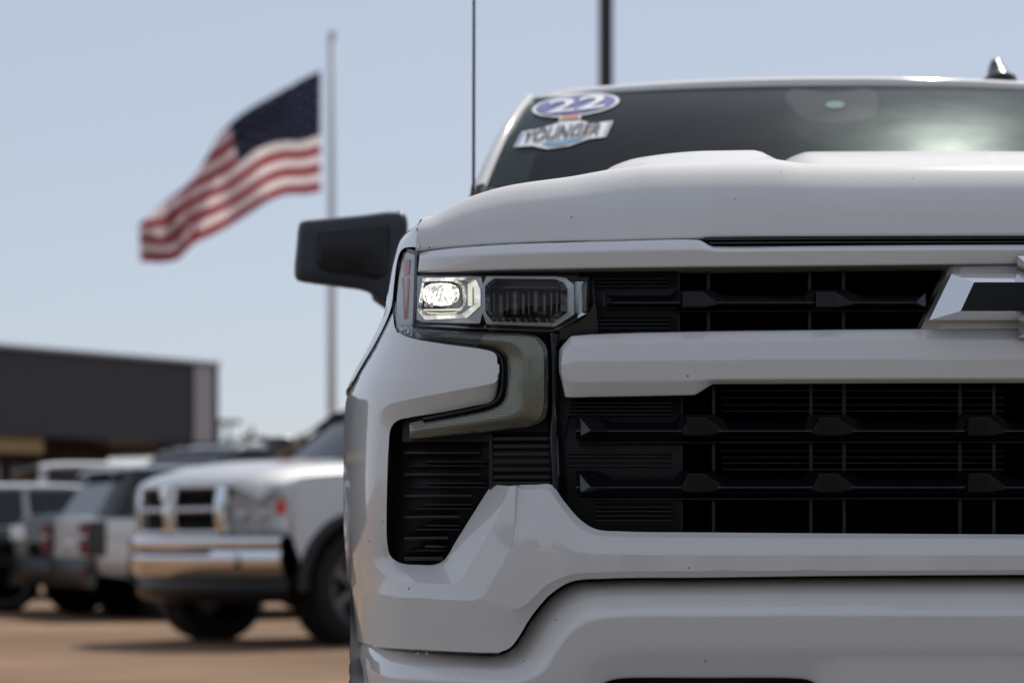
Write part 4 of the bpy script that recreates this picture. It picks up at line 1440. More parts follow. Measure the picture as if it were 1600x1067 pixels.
SK = 0.155
st1 = decal('year_sticker', [ell(900, 166.5, 68, 17, 0.11)], 'sticker_white', .003, wsh)
st1['label'] = 'white and blue oval window sticker reading 22'
decal('sticker_field', [ell(900, 166.5, 62, 14, 0.11)], 'sticker_blue', .0045, st1)
decal('sticker_digits', text_polys('22', lambda a, b_: 852 + 92 * a + 8 * b_, lambda a, b_: 182.0 - 21 * b_ - 10.5 * (a - .0)), 'sticker_white', .006, st1)
# ribbon sticker
rib = [(803, 232), (816, 208), (845, 203), (880, 192), (905, 190), (925, 195), (958, 191), (947, 216), (921, 219), (890, 230), (855, 235), (832, 230)]
st2 = decal('dealer_sticker', [rib], 'sticker_white', .003, wsh)
st2['label'] = 'white ribbon shaped window sticker with dark slanted lettering'
decal('sticker_field', [[(845, 227), (915, 216), (908, 221), (880, 229), (858, 230.5)], ], 'sticker_lightblue', .0045, st2)
decal('sticker_field', [[(806, 230), (817, 210), (820, 210), (809, 230)], [(946, 214), (955, 193), (952, 193), (943, 214)]], 'sticker_lightblue', .0045, st2)
decal('sticker_field', [[(873, 192), (876, 182), (907, 179), (908, 188)]], 'sticker_white', .003, st2)
decal('sticker_field', [[(876, 191), (878, 184), (905, 181), (905, 188)]], 'sticker_orange', .0045, st2)
decal('sticker_lettering', text_polys('YOUNGER', lambda a, b_: 814 + 122 * a + 9 * b_, lambda a, b_: 227 - 14 * a - (17 + 5 * math.sin(math.pi * a)) * b_), 'sticker_black', .006, st2)

# ---- door mirror on the camera side
MD = 1.92
mo = [(470, 347), (500, 342), (560, 336.5), (620, 330), (631, 333), (637, 346), (634, 385), (624, 430), (607, 468), (598, 475), (590, 468), (572, 456), (530, 449), (478, 442), (464, 438), (460, 428), (463, 385), (466, 356)]


def mp(q, d, sc_=1.0, c=(550, 395)):
    return P(c[0] + (q[0] - c[0]) * sc_, c[1] + (q[1] - c[1]) * sc_, d)


bm = bmesh.new()
cs = catmull([(a, b_, 0) for a, b_ in mo], 3, True)
rows = [[mp(q, MD + .0, .60) for q in cs], [mp(q, MD + .0, .90) for q in cs], [mp(q, MD + .012, .97) for q in cs], [mp(q, MD + .04, 1.0) for q in cs], [mp(q, MD + .16, .99) for q in cs], [mp(q, MD + .18, .9) for q in cs]]
V = grid(bm, rows, True)
bm.faces.new(V[0]); bm.faces.new(V[-1][::-1])
bmesh.ops.recalc_face_normals(bm, faces=bm.faces)
mir = mesh_obj('door_mirror', bm, 'mirror_black', truck)
pairs.append(mir)
bm = bmesh.new()
pi = [(500, 362), (514, 357), (560, 354), (604, 350), (609, 356), (608, 395), (604, 428), (596, 434), (550, 428), (502, 420), (496, 412), (497, 385)]
cs2 = catmull([(a, b_, 0) for a, b_ in pi], 3, True)
rows = [[mp(q, MD - .022, .90, (552, 392)) for q in cs2], [mp(q, MD - .018, .96, (552, 392)) for q in cs2], [mp(q, MD + .004, 1.0, (552, 392)) for q in cs2]]
V = grid(bm, rows, True); bm.faces.new(V[0])
bmesh.ops.recalc_face_normals(bm, faces=bm.faces)
mesh_obj('mirror_panel', bm, 'satin_black', mir)
bm = bmesh.new()
pa = [P(612, 440, MD + .05), P(622, 470, MD + .06), P(660, 492, MD + .12)]
tube(bm, P(606, 440, MD + .06), P(668, 480, MD + .14), .055, .06, 14)
mesh_obj('mirror_arm', bm, 'mirror_black', mir)
bm = bmesh.new()
tube(bm, P(623, 334, MD + .02), P(623, 332, MD + .0), .006, .005, 12)
mesh_obj('mirror_glint', bm, 'chrome', mir)  # chrome bead put in for the sun's bright spot on the mirror

# ---- radio mast on the fender, fin on the roof
bm = bmesh.new()
a = P(740, 300, 1.34); tt = P(741, -190, 1.34)
tube(bm, a, tt, .0032, .0024, 8)
tube(bm, a - Vector((0, 0, .03)), a + Vector((0, 0, .012)), .009, .005, 10)
n_ = 260
prev = None
for i in range(n_):                 # helical wind-noise wire
    f_ = i / n_
    c = a.lerp(tt, f_)
    p_ = c + Vector((math.cos(f_ * 340), math.sin(f_ * 340), 0)) * .0034
    if prev is not None:
        tube(bm, prev, p_, .0007, n=4, caps=False)
    prev = p_
mesh_obj('radio_mast', bm, 'rust_steel', truck)
bm = bmesh.new()
fd = 2.62
fx0 = (1565 - 800) * (D0 + fd) / F - XC
fz = CH + (YH - 124) * (D0 + fd) / F
fin_rows = []
for (y0, y1, hw, z_) in ((-.05, .13, .045, -0.02), (-.045, .128, .043, .006), (-.02, .12, .026, .016), (.01, .115, .020, .035), (.035, .11, .016, .05), (.05, .105, .011, .062)):
    pts_ = []
    for i in range(20):
        t = 2 * math.pi * i / 20
        pts_.append(Vector((fx0 + hw * math.cos(t), fd + (y0 + y1) / 2 + (y1 - y0) / 2 * math.sin(t), fz + z_)))
    fin_rows.append(pts_)
V = grid(bm, fin_rows, True); bm.faces.new(V[-1])
bmesh.ops.recalc_face_normals(bm, faces=bm.faces)
mesh_obj('roof_fin_antenna', bm, 'satin_black', truck)

# ---- wheels
for x, s in ((-.905, -1), (.905, 1)):
    wheel(truck, (x, 1.02, .405), .405, .285, s, 'alloy', knobs=True)
    wheel(truck, (x, 4.85, .405), .405, .285, s, 'alloy')

# twins on the far side
pairs += [fender, archo]
for o in pairs:
    mirror_copy(o)

# ------------------------------------------------------------------ flag and poles
FD = 60.0
fp = empty('flagpole', (W(519, 0, FD).x, FD, 0), 0, 'tall pale grey flagpole carrying the striped flag', 'flagpole')
bm = bmesh.new()
ztop = W(0, 62, FD).z
tube(bm, (0, 0, 0), (0, 0, ztop), .105, .075, 16)
mesh_obj('shaft', bm, 'pole_white', fp)
bm = bmesh.new(); bmesh.ops.create_uvsphere(bm, u_segments=16, v_segments=10, radius=.11, matrix=Matrix.Translation((0, 0, ztop + .12)))
mesh_obj('finial', bm, 'pole_white', fp)
bm = bmesh.new(); tube(bm, (0, 0, 0), (0, 0, .25), .32, .24, 20)
mesh_obj('base_collar', bm, 'pole_white', fp)
bm = bmesh.new(); tube(bm, (-.13, 0, 1.2), (-.11, 0, ztop), .012, .012, 6)
mesh_obj('halyard', bm, 'pole_white', fp)

topc = [(501, 110), (472, 124), (440, 141), (395, 166), (362, 190), (338, 218), (316, 256), (296, 284), (268, 307), (246, 324), (230, 338), (217, 351)]
botc = [(501, 299), (478, 303), (446, 304), (420, 314), (392, 332), (360, 352), (330, 368), (306, 379), (290, 393), (278, 405), (252, 410), (219, 408)]
dep = [0, .25, .6, .15, -.6, -.9, -.2, .6, .9, .2, -.8, -1.4]
tc_ = catmull([(p[0], p[1], d * 40) for p, d in zip(topc, dep)], 5)
bc_ = catmull([(p[0], p[1], (d * .8 - .25 * math.sin(i)) * 40) for i, (p, d) in enumerate(zip(botc, dep))], 5)
bm = bmesh.new()
uvl = bm.loops.layers.uv.new('UVMap')
NV = 60
V = []
nu = len(tc_)
for j in range(NV + 1):
    v = j / NV
    row = []
    for i in range(nu):
        u = i / (nu - 1)
        t_, b_ = tc_[i], bc_[i]
        h_ = b_[1] - t_[1]
        k_ = max(0.0, 1.0 - h_ / 174.0)              # share of the hoist that is folded behind here
        if v < k_:
            f_ = min(0.85, (k_ - v) * 188.0 / h_)
            back = 0.28 + 0.3 * (k_ - v)
        else:
            f_ = (v - k_) / max(1e-6, 1.0 - k_)
            back = 0.28 * math.exp(-(v - k_) * 14) if k_ > 0.02 else 0.0
        q = t_ + (b_ - t_) * f_
        rp = 0.30 * math.sin(u * 17 + v * 2.6) * min(1, u * 4)
        yo = 4.0 * math.sin(u * 15 + v * 3) * min(1, u * 3) * (1 - abs(2 * f_ - 1))
        row.append((bm.verts.new(W(q[0], q[1] + yo, FD + q[2] / 40 + rp + back)), u, v))
    V.append(row)
for j in range(NV):
    for i in range(nu - 1):
        q = [V[j][i], V[j + 1][i], V[j + 1][i + 1], V[j][i + 1]]
        f = bm.faces.new([a[0] for a in q])
        for lp, a in zip(f.loops, q):
            lp[uvl].uv = (a[1], a[2])
fl = mesh_obj('flag', bm, 'flag')
md = fl.modifiers.new('cloth', 'SOLIDIFY'); md.thickness = .006
tag(fl, 'red and white striped flag with dark blue starred corner blowing left', 'flag')

LD = 40.0
lp_ = empty('lamp_post', (W(946.5, 0, LD).x, LD, 0), R(8), 'dark lamp post rising behind the white truck roof', 'lamp post')
bm = bmesh.new(); box(bm, -.105, .105, -.105, .105, 0, 11.5); mesh_obj('post', bm, 'pole_dark', lp_, bevel=.012)
bm = bmesh.new(); box(bm, -.9, .9, -.05, .05, 11.3, 11.4); mesh_obj('cross_arm', bm, 'pole_dark', lp_, bevel=.01)
for s in (-1, 1):
    bm = bmesh.new(); box(bm, s * 1.1 - .35, s * 1.1 + .35, -.2, .2, 11.25, 11.42); mesh_obj('lamp_head', bm, 'pole_dark', lp_, bevel=.03)
bm = bmesh.new(); tube(bm, (0, 0, 0), (0, 0, .7), .28, .28, 20); mesh_obj('concrete_base', bm, 'fascia_side', lp_, bevel=.02)

# far light standards beside the building
for px, lab in ((342, 'slender distant light pole with arms, nearest the grey building'), (357, 'slender distant light pole with arms, right of its twin')):
    FDD = 150.0
    q = empty('light_pole', (W(px, 0, FDD).x, FDD, 0), 0, lab, 'light pole', 'distant light poles')
    bm = bmesh.new(); tube(bm, (0, 0, 0), (0, 0, 8.6), .14, .10, 10); mesh_obj('post', bm, 'fascia_side', q)
    bm = bmesh.new(); box(bm, -.75, .75, -.12, .12, 8.45, 8.6); mesh_obj('cross_arm', bm, 'fascia_side', q)
    for s in (-1, 1):
        bm = bmesh.new(); box(bm, s * .55 - .25, s * .55 + .25, -.25, .25, 8.55, 8.75); mesh_obj('lamp_head', bm, 'fascia_side', q)

# ------------------------------------------------------------------ dealership building
A0 = Vector((-7.91, 60.0, 0)); dirv = Vector((-3.78, -4.8, 0)).normalized()
rz = math.atan2(dirv.y, dirv.x)
bld = empty('dealership_building', A0, rz, 'long flat roofed building with deep charcoal fascia beyond the parked cars', 'building')
# local +x runs along the facade to the left of the picture; local -y side?
nrm = Vector((-dirv.y, dirv.x, 0))
yb = 1.0 if nrm.y > 0 else -1.0      # local direction that points away from the camera


def bbox(name, x0, x1, y0, y1, z0, z1, mat, bevel=0.0, parent=bld):
    b = bmesh.new()
    box(b, x0, x1, min(y0 * yb, y1 * yb), max(y0 * yb, y1 * yb), z0, z1)
    return mesh_obj(name, b, mat, parent, bevel=bevel, smooth=False)


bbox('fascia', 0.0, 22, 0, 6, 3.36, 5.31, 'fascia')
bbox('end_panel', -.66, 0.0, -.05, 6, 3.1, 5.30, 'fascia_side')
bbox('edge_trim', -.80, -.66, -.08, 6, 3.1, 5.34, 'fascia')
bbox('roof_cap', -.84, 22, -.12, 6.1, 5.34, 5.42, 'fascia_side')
bbox('corner_column', -.60, .1, .3, 1.2, 0, 3.1, 'shop_wall')
bbox('wall', 0.1, 22, 3.0, 6, 0, 3.36, 'shop_wall')
bbox('soffit', 4.6, 22, .25, 2.9, 2.98, 3.34, 'tan_wall')
for i in range(7):
    x = .8 + i * 3.0
    wd = bbox('window', x, x + 2.6, 2.9, 3.0, .3, 2.8, 'dark_glass')
    bbox('frame', x - .06, x, 2.86, 3.0, .3, 2.8, 'alloy_bright', parent=wd)

# ------------------------------------------------------------------ trees


def tree(name, loc, h, r, n, label, group, seed):
    rnd = random.Random(seed)
    t = empty(name, loc, 0, label, 'tree', group)
    b = bmesh.new()
    tube(b, (0, 0, 0), (.1, 0, h * .55), r * .09, r * .05, 8)
    for i in range(6):
        a = rnd.uniform(0, 6.28)
        tube(b, (.05, 0, h * rnd.uniform(.3, .5)), (math.cos(a) * r * .6, math.sin(a) * r * .6, h * rnd.uniform(.55, .8)), r * .035, r * .012, 6)
    mesh_obj('trunk', b, 'bark', t)
    b = bmesh.new()
    cl = [(Vector((rnd.gauss(0, .42) * r, rnd.gauss(0, .42) * r, h * rnd.uniform(.42, .9))), r * rnd.uniform(.22, .45)) for _ in range(16)]
    for i in range(n):
        c, cr = rnd.choice(cl)
        d = Vector((rnd.gauss(0, 1), rnd.gauss(0, 1), rnd.gauss(0, .8))).normalized() * cr * rnd.uniform(.5, 1.05)
        p = c + d
        s = r * rnd.uniform(.035, .075)
        q = Vector((rnd.gauss(0, 1), rnd.gauss(0, 1), rnd.gauss(0, 1))).normalized()
        x = q.orthogonal().normalized() * s; y = q.cross(x).normalized() * s * .7
        b.faces.new([b.verts.new(p - x), b.verts.new(p + y), b.verts.new(p + x), b.verts.new(p - y)])
    mesh_obj('crown', b, 'leaf', t, smooth=False)
    return t


for i, (px, D_, h, r, lab) in enumerate(((385, 125, 5.6, 3.6, 'small dark tree on the horizon right of the light poles'), (425, 118, 6.2, 3.2, 'small dark tree on the horizon left of the flagpole base'),
                                         (468, 130, 6.0, 4.0, 'small dark tree on the horizon above the silver truck hood'), (550, 126, 6.4, 3.8, 'small dark tree on the horizon right of the flagpole base'))):
    tree('tree', (W(px, 0, D_).x, D_, 0), h, r, 1500, lab, 'trees on the horizon', 30 + i)

# the far side of the lot behind the photographer, mirrored in paint and lamps
rnd = random.Random(5)
b = bmesh.new()
for i in range(26):
    x0 = -75 + i * 6 + rnd.uniform(-2, 2)
    y0 = -36 + rnd.uniform(-3, 3)
    h0 = rnd.uniform(6.0, 10.5)
    for k_ in range(700):
        d = Vector((rnd.gauss(0, 1), rnd.gauss(0, 1), rnd.gauss(0, 1))).normalized() * rnd.uniform(.3, 1) ** .5
        p = Vector((x0 + d.x * 3.4, y0 + d.y * 3, h0 * .52 + d.z * h0 * .48))
        s = rnd.uniform(.25, .55)
        q = Vector((rnd.gauss(0, 1), rnd.gauss(0, 1), rnd.gauss(0, 1))).normalized()
        x = q.orthogonal().normalized() * s; y = q.cross(x).normalized() * s * .7
        b.faces.new([b.verts.new(p - x), b.verts.new(p + y), b.verts.new(p + x), b.verts.new(p - y)])
wd = mesh_obj('woodland', b, 'leaf', smooth=False)
tag(wd, 'dark band of trees mirrored in the white paint', 'trees', kind='stuff')

# ------------------------------------------------------------------ silver pickup parked behind
rx, rd = 265, 18.75
ram = empty('pickup_truck', (W(rx, 0, rd).x, rd, 0), R(-47), 'silver pickup truck with chrome cross bar grille and chrome bumper, parked at an angle', 'pickup truck')


def rp(x, y, z, k_=.36):
    """front surfaces bow backwards towards the corners"""
    return Vector((x, y + k_ * abs(x) ** 2.3, z))


def band(rows, xs, k_=.36):
    b = bmesh.new()
    grid(b, [[rp(x, y, z, k_) for x in xs] for y, z in rows])
    bmesh.ops.recalc_face_normals(b, faces=b.faces)
    return b


X = list(np.linspace(-1.0, 1.0, 25))
mesh_obj('bumper', band([(.10, .85), (.0, .85), (-.05, .825), (-.057, .80), (-.045, .735), (0.0, .73)], X), 'chrome', ram, flip=(0, -1, 0))
mesh_obj('bumper_lower', band([(-.0, .705), (-.05, .70), (-.058, .67), (-.02, .56), (.03, .52), (.1, .51)], X), 'chrome', ram, flip=(0, -1, 0))
mesh_obj('bumper_slot', band([(.01, .75), (.01, .69)], list(np.linspace(-.52, .52, 9))), 'deep_black', ram, flip=(0, -1, 0))
for s in (-1, 1):
    mesh_obj('bumper_end', band([(-.0445, .738), (-.0495, .70)], [s * q for q in np.linspace(.50, 1.0, 9)]), 'chrome', ram, flip=(0, -1, 0))
    b = bmesh.new()
    c = rp(s * .70, -.05, .665)
    tube(b, c, c + Vector((0, .06, 0)), .055, .055, 16)
    mesh_obj('fog_lamp', b, 'alloy_bright', ram)
mesh_obj('air_dam', band([(0.05, .52), (.02, .48), (.03, .38), (.12, .34)], X), 'satin_black', ram, flip=(0, -1, 0))
# grille
gx = list(np.linspace(-.50, .50, 13))
mesh_obj('grille_mesh', band([(.06, 1.20), (.06, .87)], gx), 'deep_black', ram, flip=(0, -1, 0))
for nm, rows, xs in (('grille_frame', [(.08, 1.24), (.015, 1.238), (.0, 1.225), (.05, 1.212)], np.linspace(-.56, .56, 13)),
                     ('grille_frame', [(.05, .895), (-.01, .885), (-.005, .865), (.05, .855)], np.linspace(-.54, .54, 13)),
                     ('grille_crossbar', [(.05, 1.072), (-.015, 1.066), (-.02, 1.036), (.05, 1.03)], np.linspace(-.50, .50, 13))):
    mesh_obj(nm, band(rows, list(xs)), 'chrome' if nm == 'grille_frame' else 'satin_chrome', ram, flip=(0, -1, 0))
for x0, x1 in ((-.57, -.515), (.515, .57), (-.05, .05)):
    b = bmesh.new()
    grid(b, [[rp(x, y, z) for z, y in ((.87, 0), (1.0, -.02), (1.1, -.02), (1.22, 0.0))] for x, y0 in ((x0, .05), (x0, 0), (x1, 0), (x1, .05)) for y in (0,)][:0] or
         [[rp(x, y0 + yy, z) for z, yy in ((.87, 0), (1.0, -.012), (1.1, -.012), (1.225, 0.01))] for x, y0 in ((x0, .05), (x0, -.015), (x1, -.015), (x1, .05))])
    bmesh.ops.recalc_face_normals(b, faces=b.faces)
    mesh_obj('grille_frame' if abs(x0) > .2 else 'grille_upright', b, 'chrome', ram)
for i in range(4):
    z = .93 + i * .075 - (.0 if i < 2 else -.015)
    mesh_obj('grille_slat', band([(.055, z + .008), (.03, z), (.055, z - .008)], gx), 'gloss_black', ram, flip=(0, -1, 0))
b = bmesh.new()
sh = [(-.065, 1.25), (.065, 1.25), (.07, 1.19), (.05, 1.12), (0, 1.08), (-.05, 1.12), (-.07, 1.19)]
f0 = [b.verts.new((x * .8, -.055, 1.16 + (z - 1.16) * .8)) for x, z in sh]; f1 = [b.verts.new((x, -.02, z)) for x, z in sh]
b.faces.new(f0)
for i in range(7):
    b.faces.new([f0[i], f1[i], f1[(i + 1) % 7], f0[(i + 1) % 7]])
bmesh.ops.recalc_face_normals(b, faces=b.faces)
mesh_obj('grille_shield', b, 'chrome', ram, bevel=.008)
mesh_obj('front_panel', band([(.14, 1.25), (.09, 1.235), (.10, 1.0), (.09, .85)], list(np.linspace(-.985, .985, 25))), 'silver', ram, flip=(0, -1, 0))
# hood with a raised centre, rounded nose
hx = list(np.linspace(-1, 1, 41))


def ramhood(u, t):
    wq = .86 + .06 * min(t, 1)
    a = abs(u)
    z = pchip([0, .04, .12, .3, .7, 1.4], [1.235, 1.275, 1.315, 1.365, 1.415, 1.45])(t)
    z += .03 * math.exp(-(a / .42) ** 4) * min(1, t / .3) - .07 * a ** 5 - .05 * max(0, a - .75) / .25
    return Vector((u * wq, t + .0 + .30 * (abs(u) * wq) ** 2.3 * (1 - t / 1.4) + .02, z))


b = bmesh.new()
grid(b, [[ramhood(u, t) for u in hx] for t in (0, .01, .03, .06, .1, .16, .24, .35, .5, .7, .95, 1.2, 1.4)])
mesh_obj('hood', b, 'silver', ram, flip=(0, -1, 1))
for s in (-1, 1):
    # headlight: chrome bowl, amber corner, clear cover
    b = bmesh.new()
    xs = [.575, .64, .72, .80, .86, .92, .965]
    hb = [rp(s * x, .06 + .0, .885 + .02 * (x - .575)) for x in xs]
    ht = [rp(s * x, .10, 1.205 - .16 * max(0, x - .70)) for x in xs]
    grid(b, [[p + Vector((0, .0, 0)) for p in hb], [p + Vector((0, .02, 0)) for p in hb], [p + Vector((0, -.022, 0)) for p in ht], [p + Vector((0, -.035, 0)) for p in ht]])
    hlr = mesh_obj('headlight', b, 'marker_white', ram, flip=(0, -1, 0))
    for cx_, r_ in ((.66, .075), (.80, .065)):
        b = bmesh.new()
        c = rp(s * cx_, .055, 1.02)
        for (a0, r0), (a1, r1) in (((0, r_), (.05, r_ * .5)), ((0, r_), (-.012, r_ * .94))):
            tube(b, c + Vector((0, a0, 0)), c + Vector((0, a1, 0)), r0, r1, 18, caps=False)
        mesh_obj('reflector', b, 'chrome', hlr)
    b = bmesh.new()
    grid(b, [[rp(s * x, .062, z) for x in (.90, .92, .94, .96)] for z in (1.11, 1.07, 1.01)])
    mesh_obj('amber_lens', b, 'orange', hlr, flip=(0, -1, 0))
    b = bmesh.new()
    grid(b, [[p_ + Vector((0, -.03, 0)) for p_ in hb], [p_.lerp(q_, .5) + Vector((0, -.065, 0)) for p_, q_ in zip(hb, ht)], [p_ + Vector((0, -.045, 0)) for p_ in ht]])
    mesh_obj('lens_cover', b, 'lens_clear', hlr, flip=(0, -1, 0))
    # fender side with wheel opening
    b = bmesh.new()
    ar = [(1.06 - .52 * math.cos(math.pi * i / 24), .44 + .52 * math.sin(math.pi * i / 24)) for i in range(25)]
    topz = [Vector((s * .93, max(.40, min(y, 1.7)), pchip([.3, .6, 1.0, 1.7], [1.22, 1.30, 1.335, 1.36])(max(.40, min(y, 1.7))))) for y, z in ar]
    midz = [Vector((s * 1.0, max(.44, min(y, 1.7)), 1.12)) for y, z in ar]
    loz = [Vector((s * 1.01, y, max(z, .5))) for y, z in ar]
    grid(b, [topz, midz, loz])
    front = [(rp(s * .90, .10, 1.225), topz[0]), (rp(s * .965, .12, 1.15), midz[0].lerp(topz[0], .5)), (rp(s * .985, .10, .90), midz[0]), (rp(s * .99, .08, .83), loz[0])]
    grid(b, [[p_ for p_, q_ in front], [p_.lerp(q_, .5) + Vector((s * .012, 0, .008)) for p_, q_ in front], [q_ for p_, q_ in front]])
    # the shoulder that closes the gap to the hood
    sh_ = [ramhood(s * 1.0, t) for t in (0.02, .1, .24, .5, .95, 1.4)]
    so_ = [rp(s * .90, .10, 1.225), Vector((s * .935, .42, 1.25)), Vector((s * .935, .6, 1.30)), Vector((s * .935, .9, 1.328)), Vector((s * .935, 1.3, 1.345)), Vector((s * .935, 1.7, 1.36))]
    grid(b, [sh_, so_])
    grid(b, [[Vector((s * .93, 1.58, 1.36)), Vector((s * .93, 1.75, 1.36))], [Vector((s * 1.0, 1.58, 1.12)), Vector((s * 1.0, 1.75, 1.12))], [Vector((s * 1.0, 1.58, .5)), Vector((s * 1.0, 1.75, .5))]])
    mesh_obj('fender', b, 'silver', ram, flip=(s, -.3, .3))
    b = bmesh.new()
    fo = [(1.06 - .60 * math.cos(math.pi * i / 24), .44 + .60 * math.sin(math.pi * i / 24)) for i in range(25)]
    grid(b, [[Vector((s * 1.0, y, z)) for y, z in fo], [Vector((s * 1.055, y * .98 + .02, z - .02)) for y, z in fo], [Vector((s * 1.055, y, z)) for y, z in ar], [Vector((s * .70, y, z)) for y, z in ar]])
    mesh_obj('fender_flare', b, 'satin_black', ram)
    # cab side, bed
    b = bmesh.new()
    grid(b, [[Vector((s * w_, y, z_)) for y in (1.72, 2.6, 3.5, 4.2)] for w_, z_ in ((.95, 1.37), (1.0, 1.2), (1.01, .8), (.98, .5))])
    mesh_obj('door', b, 'silver', ram, flip=(s, 0, 0))
    b = bmesh.new()
    grid(b, [[Vector((s * .78, y, 1.93)) for y in (2.25, 3.0, 4.1)], [Vector((s * .95, y, 1.37)) for y in (1.75, 3.0, 4.2)]])
    mesh_obj('side_glass', b, 'dark_glass', ram)
    b = bmesh.new()
    grid(b, [[Vector((s * w_, y, z_)) for y in (4.25, 5.0, 6.0)] for w_, z_ in ((.9, 1.38), (.99, 1.36), (1.01, .9), (.98, .55))])
    mesh_obj('bed_side', b, 'silver', ram, flip=(s, 0, 0))
    b = bmesh.new()
    grid(b, [[Vector((s * a_, y_, z_)) for a_, y_, z_ in ((.86, 1.50, 1.42), (.80, 1.9, 1.7), (.74, 2.25, 1.93))], [Vector((s * a_, y_, z_)) for a_, y_, z_ in ((.95, 1.62, 1.40), (.87, 2.0, 1.7), (.80, 2.35, 1.93))]])
    mesh_obj('roof_pillar', b, 'silver', ram)
    # tow mirror
    b = bmesh.new(); box(b, s * 1.22 - .12, s * 1.22 + .12, 1.95, 2.10, 1.38, 1.72); mesh_obj('door_mirror', b, 'mirror_black', ram, bevel=.03, segs=3)
    wheel(ram, (s * .90, 1.06, .45), .45, .31, s, 'alloy', knobs=True)
    wheel(ram, (s * .90, 4.85, .45), .45, .31, s, 'alloy')
b = bmesh.new()
grid(b, [[Vector((u * (.86 - .12 * v), 1.45 + .16 * abs(u) ** 2 + .72 * v, 1.43 + .50 * v)) for u in np.linspace(-1, 1, 13)] for v in np.linspace(0, 1, 5)])
mesh_obj('windshield', b, 'dark_glass', ram, flip=(0, -1, 1))
b = bmesh.new()
grid(b, [[Vector((u * .78, 2.15 + dy, 1.935 + dz - .03 * abs(u) ** 3)) for u in np.linspace(-1, 1, 13)] for dy, dz in ((0, 0), (.08, .025), (.6, .05), (1.5, .045), (2.0, 0))])
mesh_obj('roof', b, 'silver', ram, flip=(0, 0, 1))
b = bmesh.new(); box(b, -.93, .93, 4.16, 4.22, .5, 1.93); mesh_obj('cab_back', b, 'silver', ram)
b = bmesh.new(); box(b, -.93, .93, 5.95, 6.02, .6, 1.36); mesh_obj('tailgate', b, 'silver', ram)
b = bmesh.new(); box(b, -.72, .72, .45, 5.9, .46, .66); mesh_obj('underbody', b, 'deep_black', ram)
b = bmesh.new(); box(b, -.60, .60, .3, 1.6, .6, 1.2); mesh_obj('engine', b, 'deep_black', ram)
for yy in (1.06, 4.85):
    b = bmesh.new(); tube(b, (-.8, yy, .43), (.8, yy, .43), .07, .07, 10); mesh_obj('axle', b, 'deep_black', ram)


